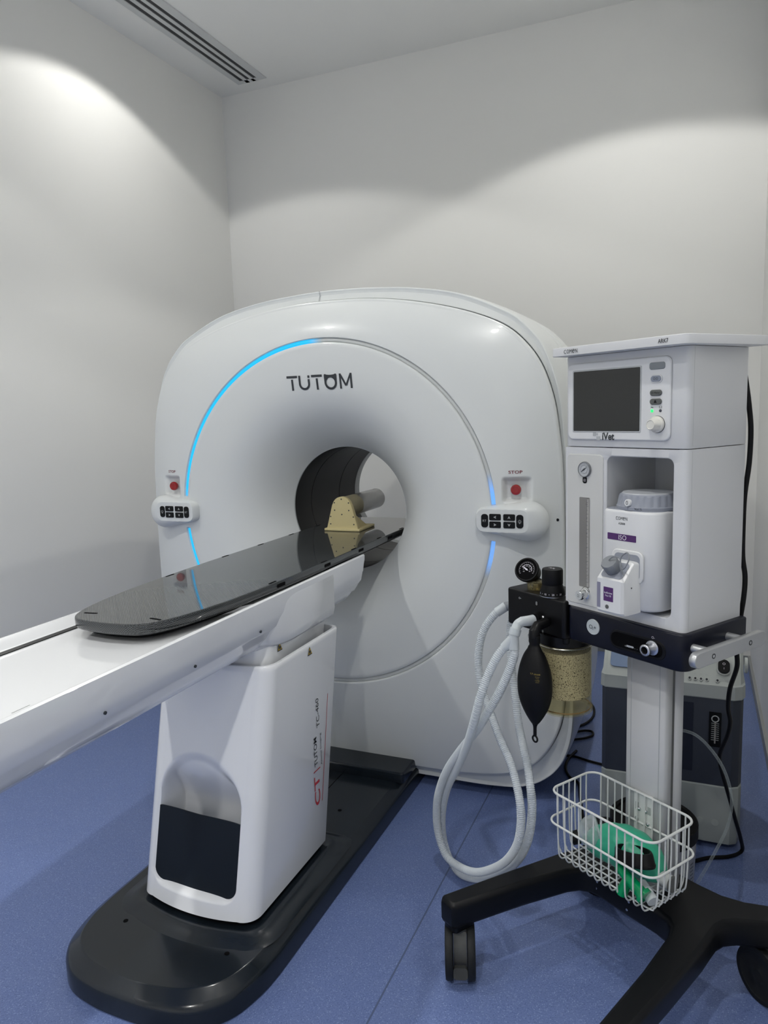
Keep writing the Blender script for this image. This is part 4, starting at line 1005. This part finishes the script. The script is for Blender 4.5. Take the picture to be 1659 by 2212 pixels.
# ------------------------------------------------------------------ vaporizer
vp = thing('vaporizer', 'white vaporizer with purple labels hanging in the open bay of the machine', 'vaporizer', (.04, .035, .88), MACH)
def vplan(x0_, x1_, y0_, y1_, bul, n=12):
    o = [(x0_+(x1_-x0_)*k/n, y0_-bul*math.sin(PI*k/n)**.6) for k in range(n+1)]
    r = .018
    # round the corners
    o[0] = (x0_, y0_+.006); o[-1] = (x1_, y0_+.006)
    return o + [(x1_, y1_), (x0_, y1_)]
def vpl(e):
    o = []
    x0_, x1_, y0_, y1_ = -.023+e, .103-e, -.030+e, .102-e
    for cx_, cy__, r_, a0_ in ((x1_-.038, y0_+.038, .038, 270), (x1_-.012, y1_-.012, .012, 0), (x0_+.012, y1_-.012, .012, 90), (x0_+.011, y0_+.011, .011, 180)):
        for k in range(10): o.append((cx_+r_*math.cos(R_(a0_+10*k)), cy__+r_*math.sin(R_(a0_+10*k))))
    return o
mb = MB(); ring = lambda e, z: [(x, y, z) for x, y in vpl(e)]
mb.loft([ring(.012, .880), ring(.004, .882), ring(.0, .888), ring(0, 1.079), ring(.0008, 1.0825), ring(.003, 1.0845)]); vb = mb.build('body', M_MW2, vp, HB, ang=45)
mb = MB(); mb.loft([ring(.0032, 1.0838), ring(.0040, 1.0860)]); mb.build('top_plate', M_VGREY, vp, HB)
CK = (.040, .034)
mb = MB(); n = 120; mb.loft([[(CK[0]+r*(1-.030*g_*(1 if k % 5 < 2 else 0))*math.cos(2*PI*k/n), CK[1]+r*(1-.030*g_*(1 if k % 5 < 2 else 0))*math.sin(2*PI*k/n), z) for k in range(n)] for r, z, g_ in ((.0625, 1.086, 0), (.0625, 1.0915, 0), (.0610, 1.0925, 0), (.0605, 1.094, 1), (.0570, 1.1115, 1), (.0550, 1.1145, 0), (.0520, 1.1165, 0))])
dial = mb.build('dial', M_VGREY, vp, HB, ang=35)
MB().lathe([(.0512, 1.1160), (.0500, 1.1185), (0, 1.1192)], XY(*CK), 48, True, False).build('dial_top', mat('dial_cap', (.45, .47, .50), .4), dial, HB)
ba = R_(-93); bxx, byy = CK[0]+.0585*math.cos(ba), CK[1]+.0585*math.sin(ba)
DB = axis_map((bxx, byy, 1.1005), (math.cos(ba), math.sin(ba), .1))
zb = MB().lathe([(.0075, -.004), (.0075, .0035), (.0068, .0045)], DB, 24).build('lock_button', M_MW2, dial, HB)
def cyl_text(s_, cx_, cy__, r, a0, z, h, m, parent, w_=None):
    vs, fs = text_tris(s_, h, w_)
    return MB().add([(cx_+r*math.sin(a0+x/r), cy__-r*math.cos(a0+x/r), z+y) for x, y in vs], fs).build('lettering', m, parent, HB, smooth=False)
az = ba+PI/2
tq = [Vector((bxx, byy, 1.1005))+Vector((math.cos(ba), math.sin(ba), .1)).normalized()*.0050+Vector((-math.sin(ba), math.cos(ba), 0))*x+Vector((0, 0, 1))*y for x, y in text_tris('0', .0085)[0]]
MB().add(tq, text_tris('0', .0085)[1]).build('lettering', M_INK, zb, HB, smooth=False)
cyl_text('Vol.%', CK[0], CK[1], .0630, az+R_(22), 1.0895, .0048, M_INK, dial)
cyl_text('|', CK[0], CK[1], .0630, az+R_(2), 1.0900, .0060, M_INK, dial)
yF = -.0305
comen(.0250, 1.0680, .0068, .0290, yF, M_INK, vb)
put_text(MB(), 'A2000', .0045, lambda x, y, h: (.0255+x, yF, 1.0575+y), .0165, .01).build('lettering', M_INK, vb, HB, smooth=False)
MB().slab(.0700, .0135, .0012, yF+.001, yF-.0002, .0001, F(.0255, 1.0290), 3).build('label', M_PURP, vb, HB)
put_text(MB(), 'ISO', .0098, lambda x, y, h: (.0280+x, yF-.0004, 1.0290+y), .0190).build('lettering', M_LILAC, vb, HB, smooth=False)
# filler block with sloping top
mb = MB(); prf = [(-.028, .985), (-.048, .985), (-.0845, .9515), (-.0845, .886), (-.0800, .881), (-.028, .881)]
fx0, fx1 = .0085, .0720
rings = []
for ins, x in ((.002, fx0), (0, fx0+.0015), (0, fx1-.012), (.0015, fx1-.006), (.006, fx1-.0015), (.012, fx1)):
    cy_, cz = -.05, .93; rings.append([(x, y+(ins if y < -.05 else 0), z-(ins*.4 if z > .93 else 0)) for y, z in prf])
mb.loft(rings); fil = mb.build('filler_block', M_MW2, vp, HB, ang=30)
MB().slab(.076, .066, .014, -.029, -.034, .002, F(.042, .972), 6).build('filler_recess', M_MW2, vp, HB)
MB().slab(.062, .052, .010, -.0335, -.0345, .0004, F(.042, .972), 6).build('recess_field', M_VGREY, vp, HB)
nrm = Vector((0, -.0335, .0365)).normalized()
SL = lambda x, y, h: (.0395+x, -.0665+y*.7358+nrm.y*h, .9685+y*.677+nrm.z*h)
MB().slab(.052, .040, .008, .0002, .0006, .0001, SL, 5).build('filler_top', M_VGREY, fil, HB)
n = 60
mb = MB(); mb.loft([[SL(-.004+r*(1+.03*(k % 6 < 3)*g_)*math.cos(2*PI*k/n), .002+r*(1+.03*(k % 6 < 3)*g_)*math.sin(2*PI*k/n), h) for k in range(n)] for r, h, g_ in ((.0165, .001, 0), (.0165, .003, 0), (.0170, .004, 1), (.0172, .022, 1), (.0155, .0245, 0))])
cp_ = mb.build('filler_cap', mat('cap_grey', (.20, .215, .235), .5), vp, HB, ang=45)
lp = [SL(-.004, .004, .0265), SL(.006, .010, .032), SL(.020, .010, .030), SL(.030, -.006, .022), SL(.044, -.010, .030), SL(.050, .006, .040), SL(.040, .018, .042), SL(.026, .012, .034), SL(.024, -.002, .022), SL(.034, -.014, .010)]
MB().tube(catmull(lp, 8), .0013, 8).build('cap_tether', MATS['cap_grey'], vp, HB)
MB().slab(.0085, .052, .001, -.0846, -.0850, .0001, F(.0135, .917), 3).build('sight_glass', mat('sight_glass', (.22, .22, .30), .2), fil, HB)
MB().slab(.0235, .0290, .001, -.0846, -.0850, .0001, F(.0375, .9215), 3).build('label', M_PURP, fil, HB)
mb = MB(); put_text(mb, 'Isoflurane', .0040, lambda x, y, h: (.0375+x, -.0853, .9245+y), .0195, .01); put_text(mb, 'Pour fill', .0038, lambda x, y, h: (.0375+x, -.0853, .9185+y), .0140, .01); mb.build('lettering', M_LILAC, fil, HB, smooth=False)
DM = lambda x, y, h: (.0345+x, -.0846-h, .8955+y)
MB().lathe([(.0042, 0), (.0042, .0008)], DM, 20).build('drain_screw', M_KEYD, fil, HB)
MB().lathe([(.0014, 0), (.0014, .0006)], lambda x, y, h: (.0722+h, -.058+x, .936+y), 10).build('vent_hole', M_INK, fil, HB)

# ------------------------------------------------------------------ breathing bag
bg = thing('breathing_bag', 'black rubber breathing bag hanging from the absorber block', 'bag', (-.191, -.06, .53), MACH)
prof = [(.0150, .778), (.0152, .760), (.0138, .757), (.0138, .752), (.0160, .750), (.0185, .744), (.0290, .728), (.0385, .705), (.0445, .680), (.0460, .660), (.0445, .635), (.0380, .610), (.0270, .588), (.0150, .570), (.0080, .562), (.0052, .556), (.0046, .550), (.0046, .532)]
mb = MB(); n = 36
sm = catmull([(r, 0, z) for r, z in prof[5:15]], 4)
prof2 = prof[:5]+[(p.x, p.z) for p in sm]+prof[15:]
mb.loft([[(-.191+r*math.cos(2*PI*k/n), -.060+r*.72*math.sin(2*PI*k/n), z) for k in range(n)] for r, z in prof2])
bb = mb.build('bag_body', M_RUB, bg, HB, ang=50)
MB().torus(.0075, .0022, lambda x, y, h: (-.191+x, -.060+h, .5245+y), 28, 8).build('hanging_loop', M_RUB, bg, HB)
mb = MB()
def bagpt(x, z):
    rz = next((a[0]+(b[0]-a[0])*((a[1]-z)/(a[1]-b[1]+1e-9)) for a, b in zip(prof2, prof2[1:]) if a[1] >= z >= b[1]), .03)
    th = R_(44)+x/rz; return (-.191+(rz+.0007)*math.sin(th), -.060-(.72*rz+.0007)*math.cos(th), z)
for s_, dz, h, w_ in (('KRUUSE', .695, .0030, .016), ('BREATHING BAG', .6895, .0014, .011), ('LATEX FREE', .6860, .0014, .008), ('1 LITRE', .6815, .0022, .011), ('REUSABLE', .6775, .0013, .009)):
    vs, fs = text_tris(s_, h, w_); mb.add([bagpt(x, dz+y) for x, y in vs], fs)
mb.add([bagpt(-.0140+x, .6955+z) for x, z in ((-.003, .002), (-.002, -.002), (-.0014, -.002), (-.0022, .002))], [(0, 1, 2, 3)]); mb.add([bagpt(-.0115+x, .6955+z) for x, z in ((-.002, .002), (-.0012, -.002), (.001, .002), (.0002, .002), (-.0012, -.0008), (-.0014, .002))], [(0, 1, 2, 3, 4, 5)])
mb.build('lettering', M_GOLD, bb, HB, smooth=False)

# ------------------------------------------------------------------ breathing circuit
bc = thing('breathing_circuit', 'pair of long white corrugated hoses looping down from the absorber block to the floor', 'hose', (-.4, -.06, .03), MACH)
def hose(path):
    p = resample(catmull(path, 10), .00155); rr_2 = [(.0108 if (i % 3) == 0 else .0094) for i in range(len(p))]
    return MB().tube(p, rr_2, 14).build('corrugated_hose', M_HOSE, bc, HB, ang=80)
HOSE_A = [(-0.370,0.020,0.794), (-0.384,0.000,0.778), (-0.406,-0.020,0.737), (-0.417,-0.030,0.688), (-0.422,-0.030,0.629), (-0.411,-0.030,0.579), (-0.390,-0.030,0.537), (-0.357,-0.040,0.506), (-0.319,-0.050,0.470), (-0.276,-0.060,0.433), (-0.245,-0.070,0.394), (-0.221,-0.080,0.350), (-0.220,-0.080,0.300), (-0.233,-0.080,0.243), (-0.270,-0.080,0.182), (-0.326,-0.080,0.128), (-0.391,-0.080,0.084), (-0.460,-0.080,0.064), (-0.518,-0.080,0.069), (-0.549,-0.080,0.120), (-0.547,-0.085,0.191), (-0.526,-0.090,0.260), (-0.474,-0.100,0.346), (-0.404,-0.110,0.431), (-0.329,-0.120,0.514), (-0.287,-0.120,0.575), (-0.260,-0.110,0.626), (-0.239,-0.100,0.678), (-0.228,-0.090,0.721), (-0.231,-0.085,0.739)]
HOSE_B = [(-0.376,0.050,0.767), (-0.376,0.040,0.724), (-0.366,0.030,0.672), (-0.345,0.020,0.599), (-0.325,0.010,0.547), (-0.305,-0.000,0.496), (-0.271,-0.020,0.463), (-0.247,-0.030,0.428), (-0.217,-0.050,0.388), (-0.212,-0.050,0.344), (-0.217,-0.050,0.287), (-0.234,-0.050,0.227), (-0.271,-0.050,0.163), (-0.336,-0.050,0.097), (-0.420,-0.050,0.038), (-0.497,-0.050,0.014), (-0.546,-0.050,0.045), (-0.561,-0.055,0.105), (-0.552,-0.060,0.180), (-0.514,-0.070,0.267), (-0.446,-0.090,0.358), (-0.370,-0.120,0.455), (-0.306,-0.150,0.546), (-0.279,-0.150,0.623), (-0.273,-0.130,0.675), (-0.260,-0.110,0.721), (-0.251,-0.095,0.741)]
Y_PIECE = [(-0.224,-0.030,0.800), (-0.226,-0.045,0.800), (-0.231,-0.060,0.800), (-0.235,-0.070,0.794), (-0.233,-0.080,0.782), (-0.235,-0.085,0.764), (-0.231,-0.085,0.739), (-0.251,-0.095,0.741)]
FLOOR_CABLE_A = [(-0.468,2.581,0.006), (-0.433,2.624,0.006), (-0.391,2.631,0.006), (-0.339,2.614,0.006), (-0.288,2.602,0.006), (-0.240,2.597,0.006)]
FLOOR_CABLE_B = [(-0.390,2.679,0.006), (-0.409,2.594,0.006), (-0.404,2.521,0.006), (-0.379,2.466,0.006), (-0.347,2.436,0.006), (-0.330,2.351,0.006), (-0.312,2.267,0.006), (-0.285,2.164,0.006), (-0.242,2.077,0.006)]
FLOOR_CABLE_C = [(-0.467,2.831,0.006), (-0.429,2.881,0.006), (-0.391,2.936,0.006), (-0.372,3.005,0.006), (-0.374,3.079,0.006), (-0.393,3.141,0.006), (-0.430,3.183,0.006), (-0.474,3.179,0.006)]
FLOOR_CABLE_D = [(-0.453,2.748,0.006), (-0.408,2.776,0.006), (-0.373,2.801,0.006), (-0.350,2.835,0.006), (-0.358,2.868,0.006), (-0.387,2.867,0.006), (-0.422,2.837,0.006), (-0.468,2.786,0.006)]
POWER_CABLE = [(0.080,1.704,1.387), (0.087,1.695,1.358), (0.092,1.688,1.328), (0.098,1.680,1.283), (0.102,1.675,1.236), (0.101,1.676,1.170), (0.095,1.680,1.103), (0.094,1.681,1.044), (0.095,1.680,0.975), (0.101,1.682,0.931), (0.100,1.683,0.886), (0.095,1.692,0.832), (0.091,1.700,0.767), (0.094,1.728,0.716), (0.084,1.782,0.644), (0.084,1.830,0.578), (0.091,1.861,0.531), (0.087,1.900,0.478), (0.075,1.956,0.409), (0.075,1.979,0.372), (0.087,2.019,0.310), (0.103,2.056,0.241), (0.123,2.103,0.152), (0.142,2.162,0.064), (0.148,2.199,0.006), (0.114,2.158,0.006), (0.059,2.131,0.006), (0.016,2.095,0.006)]
CLEAR_TUBE = [(-0.019,1.802,0.521), (0.012,1.806,0.513), (0.043,1.821,0.481), (0.075,1.836,0.429), (0.095,1.847,0.367), (0.099,1.856,0.309), (0.089,1.863,0.249), (0.066,1.842,0.201), (0.041,1.834,0.145), (0.016,1.839,0.086)]

hose(HOSE_A); hose(HOSE_B)
MB().tube(Y_PIECE[:4], [.0125, .0122, .0118, .0115], 20).build('elbow_connector', M_HOSEC, bc, HB)
MB().tube(catmull(Y_PIECE[2:6], 6), .0112, 18).build('elbow_connector', M_HOSEC, bc, HB)
MB().tube([(-.233, -.078, .786), (-.234, -.083, .772)], .0135, 20).build('connector_collar', M_HOSEC, bc, HB)
MB().tube([(-.234, -.084, .770), (-.231, -.086, .738)], [.0115, .0118], 18).build('y_piece', M_HOSEC, bc, HB)
MB().tube([(-.234, -.084, .766), (-.253, -.096, .739)], [.0110, .0118], 18).build('y_piece', M_HOSEC, bc, HB)
for p, q in ((HOSE_A[0], HOSE_A[1]),): MB().tube([Vector(p)*1.0, Vector(q)], [.0125, .0118], 18).build('hose_cuff', M_HOSEC, bc, HB)

# ------------------------------------------------------------------ things lying in the basket
rb_ = thing('resuscitator_bag', 'teal green resuscitator squeeze bag lying in the wire basket', 'resuscitator', (0, .02, .27), MACH)
ctr = [(-.105, .020, .285), (-.085, .018, .290), (-.060, .018, .300), (-.020, .022, .312), (.020, .024, .316), (.060, .022, .312), (.085, .020, .304), (.100, .018, .300)]
rad = [.012, .024, .037, .046, .048, .042, .030, .016]
cc = catmull(ctr, 6); rc = [p.x for p in catmull([(r, 0, 0) for r in rad], 6)]
MB().tube(cc, [r*(1+.02*math.sin(i*1.3)) for i, r in enumerate(rc)], 28).build('squeeze_bag', M_TEAL, rb_, HB, ang=60)
MB().tube([(.098, .018, .300), (.126, .016, .298)], [.014, .016], 20).build('intake_valve', mat('valve_white', (.55, .57, .56), .4), rb_, HB)
MB().tube([(.1255, .016, .298), (.131, .016, .298)], [.0170, .0170], 20).build('valve_ring', M_KEYD, rb_, HB)
fm = thing('face_mask', 'clear domed face mask with black ring leaning at the left end of the basket', 'mask', (-.075, .0, .30), MACH)
FMx = axis_map((-.078, -.004, .318), (.60, .70, .30))
MB().lathe([(.011, -.040), (.0115, -.024), (.016, -.020), (.030, -.010), (.037, .004), (.039, .018), (.0425, .022), (.0425, .026), (.038, .028)], FMx, 40, False, False).build('dome', M_CLEARM, fm, HB)
MB().torus(.0400, .0022, lambda x, y, h: FMx(x, y, h+.024), 40, 8).build('mask_rim', M_CLEARM, fm, HB)
MB().lathe([(.0125, -.040), (.0150, -.040), (.0155, -.022), (.0125, -.022)], FMx, 28, False, False).build('neck_ring', M_RUB, fm, HB)
bm_ = thing('rubber_mask_cushion', 'black rubber mask ring lying on the green bag in the basket', 'mask', (.066, -.025, .33), MACH)
BM = axis_map((.062, -.024, .344), (-.22, .12, .96))
mb = MB(); n = 36; mb.loft([[BM(r*1.25*math.cos(2*PI*k/n), r*.72*math.sin(2*PI*k/n), h) for k in range(n)] for r, h in ((.034, -.016), (.0385, -.015), (.0395, -.010), (.038, -.007), (.036, .010), (.034, .014), (.031, .014), (.031, 0), (.026, -.006), (.004, -.008))], True, True)
mb.build('cushion', M_RUB, bm_, HB)
gv = thing('green_valve_piece', 'bright green plastic valve lying at the front of the basket', 'valve', (.07, -.035, .28), MACH)
MB().tube([(.034, -.040, .312), (.105, -.046, .283)], [.010, .014], 18).build('barrel', M_GREENV, gv, HB)
MB().tube([(.062, -.044, .298), (.050, -.048, .262)], [.010, .013], 18).build('side_arm', M_GREENV, gv, HB)
MB().tube([(.100, -.046, .286), (.107, -.046, .283)], [.018, .018], 20).build('flange', M_GREENV, gv, HB)
cv = thing('clear_connector', 'clear plastic tube connector lying at the right front of the basket', 'connector', (.1, -.02, .275), MACH)
MB().tube([(.078, -.016, .290), (.090, -.024, .284), (.118, -.034, .274)], [.008, .012, .0125], 18).build('tube', M_HOSEC, cv, HB)
MB().torus(.0128, .0012, lambda x, y, h: axis_map((.096, -.026, .282), (.9, -.3, -.3))(x, y, h), 24, 6).build('flange', M_HOSEC, cv, HB)

# ================================================================== things on the floor behind
oc = thing('oxygen_concentrator', 'dark blue and grey oxygen concentrator standing on the floor behind the machine', 'oxygen concentrator', (-.05, 2.35, 0))
CX0, CX1, CY0, CY1 = -.243, .140, 2.190, 2.50
def cpl(z, g=0, ch=.028, y0=None):
    a, b, y0 = CX0-g, CX1+g, (CY0 if y0 is None else y0)-g
    return [(a, y0+.012, z), (a+.012, y0, z), (b-ch, y0, z), (b-ch*.3, y0+.012, z), (b, y0+.035, z), (b, CY1-.02, z), (b-.02, CY1+g, z), (a+.02, CY1+g, z), (a, CY1-.02, z)]
MB().loft([cpl(.022), cpl(.03, .002), cpl(.195, .002), cpl(.199, 0)]).build('lower_casing', M_CONC, oc, ang=25)
MB().loft([cpl(.199), cpl(.203, .001), cpl(.456, .001), cpl(.460, 0)]).build('middle_casing', M_CONCD, oc, ang=25)
MB().loft([cpl(.460, .003), cpl(.463, .005), cpl(.500, .004), cpl(.503, .000), cpl(.552, 0, .028, 2.238), cpl(.615, 0, .03, 2.32), cpl(.655, -.004, .03, 2.37), cpl(.665, -.012, .03, 2.38)]).build('top_casing', M_CONCL, oc, ang=20)
MB().box(-.05, .010, 2.1875, 2.1895, .235, .442).build('panel_recess', mat('recess_blue', (.010, .014, .030), .5), oc)
SP = lambda x, y, h: (x, 2.190+(y-.503)*.98-h*.7, y+h*.7)      # sloping control panel
fmt_ = MB().box(.052, .084, 2.1845, 2.190, .318, .420).build('flowmeter', M_BLACK, oc)
mb = MB()
for k in range(9): mb.box(.058, .066, 2.1838, 2.1845, .338+k*.0062, .3395+k*.0062); mb.box(.070, .078, 2.1838, 2.1845, .338+k*.0062, .3395+k*.0062)
mb.torus(.009, .0016, lambda x, y, h: (.068+x, 2.184+h, .402+y), 20, 6); mb.build('flow_scale', M_KEYW, fmt_, smooth=False)
MB().box(.066, .070, 2.180, 2.1845, .330, .392).build('flow_tube', M_ACRYL, fmt_)
def pmap(cx_, cz_): return lambda x, y, h: SP(cx_+x, cz_+y*.72, h)
sw = MB().slab(.036, .050, .017, .001, .005, .001, pmap(.0875, .541), 10).build('switch_bezel', mat('bezel_white', (.5, .52, .51), .4), oc)
MB().slab(.031, .043, .0150, .005, .010, .002, pmap(.0875, .541), 10).build('rocker_switch', M_BLACK, sw)
put_text(MB(), 'O', .007, lambda x, y, h: pmap(.0875, .546)(x, y, .0104)).build('lettering', M_LILAC, sw, smooth=False)
put_text(MB(), 'I', .006, lambda x, y, h: pmap(.0875, .536)(x, y, .0104)).build('lettering', M_LILAC, sw, smooth=False)
put_text(MB(), 'POWER', .0075, lambda x, y, h: pmap(.088, .5125)(x, y, .0012), .034).build('lettering', M_GREY, oc, smooth=False)
for k, x in enumerate((-.002, .013, .028, .043, .071)):
    ld_ = MB().slab(.010, .012, .005, .001, .003, .0005, pmap(x, .5105), 8).build('indicator', mat('indicator_white', (.5, .52, .51), .4), oc)
    MB().slab(.006, .007, .003, .003, .0038, .0003, pmap(x, .5105), 8).build('indicator_lens', M_INK, ld_)
    put_text(MB(), 'RLABP'[k]+'A', .004, lambda xx, y, h: pmap(x, .5215)(xx, y, .0012)).build('lettering', M_GREY, oc, smooth=False)
mb = MB()
for k, w_ in enumerate((.050, .036, .034, .046)): mb.slab(w_, .0035, .001, .0008, .0012, .0001, pmap(-.010+w_/2, .572-k*.011), 2)
mb.build('lettering', M_GREY, oc, smooth=False)
MB().slab(.110, .080, .012, .0005, .004, .001, pmap(-.168, .548), 6).build('display_frame', mat('blue_metal', (.25, .32, .46), .12, metal=.9), oc)
MB().slab(.075, .045, .008, .004, .0055, .001, pmap(-.160, .567), 6).build('display', mat('display_violet', (.03, .03, .06), .25), oc)
MB().lathe([(.022, .1405), (.022, .1475), (.018, .1485)], lambda a, b, h: (h, 2.225+a, .555+b), 24).build('side_knob', M_CONCL, oc)
for x, y in ((-.19, 2.25), (.09, 2.25), (-.19, 2.44), (.09, 2.44)): MB().lathe([(.018, 0), (.020, .004), (.020, .022)], XY(x, y), 18).build('foot', M_BLACK, oc)
for x in (.035, .075): MB().lathe([(.010, 0), (.010, .0012)], lambda a, b, h: (x+a, 2.188-h, .085+b), 18).build('plug', M_CONC, oc)
# pail behind the stand
pa = thing('lidded_pail', 'white pail with black lid standing on the floor behind the column', 'pail', (-.083, 1.962, 0))
MB().lathe([(.100, 0), (.103, .004), (.108, .165)], XY(-.083, 1.962), 44).build('pail_body', M_PAILW, pa)
MB().lathe([(.109, .160), (.112, .163), (.112, .196), (.108, .200), (.098, .200), (.096, .194)], XY(-.083, 1.962), 44).build('lid', M_RUB, pa)
mb = MB()
for k in range(6):
    a = R_(-30); 
    for q in range(5):
        t0 = a+q*.03; mb.add([(-.083+.1085*math.cos(t0), 1.962+.1085*math.sin(t0), .06+k*.010), (-.083+.1085*math.cos(t0+.022), 1.962+.1085*math.sin(t0+.022), .06+k*.010), (-.083+.1085*math.cos(t0+.022), 1.962+.1085*math.sin(t0+.022), .063+k*.010), (-.083+.1085*math.cos(t0), 1.962+.1085*math.sin(t0), .063+k*.010)], [(0, 1, 2, 3)])
mb.build('label_print', M_INK, pa, smooth=False)
# cables and tubing
def cable(name, path, r, m, label, cat, n=10):
    o = MB().tube(catmull(path, 8), r, n).build(name, m, None, WORLD, ang=80); return tag(o, label, cat)
cable('power_cable', POWER_CABLE, .0052, M_RUB, 'thick black power cable hanging down behind the machine past its handle to the floor', 'cable')
cable('clear_tubing', CLEAR_TUBE, .0036, M_CLEAR, 'thin clear tube arching in front of the concentrator', 'tube')
cable('floor_cable', FLOOR_CABLE_A, .0045, M_RUB, 'black cable running from the scanner corner to the concentrator', 'cable')
cable('floor_cable', FLOOR_CABLE_B, .0050, M_RUB, 'black cable winding forward over the floor behind the basket', 'cable')
cable('floor_cable', FLOOR_CABLE_C, .0050, M_RUB, 'black cable curving round the far rear side of the scanner', 'cable')
cable('floor_cable', FLOOR_CABLE_D, .0045, M_RUB, 'small black cable loop lying beside the scanner side', 'cable')
cable('supply_tubing', [(-.105, 1.99, .50), (-.135, 1.985, .47), (-.145, 1.98, .42), (-.135, 1.98, .38), (-.105, 1.99, .35)], .0032, M_CLEAR, 'short clear tube loop showing at the left edge of the column', 'tube')
bpy.context.view_layer.update()
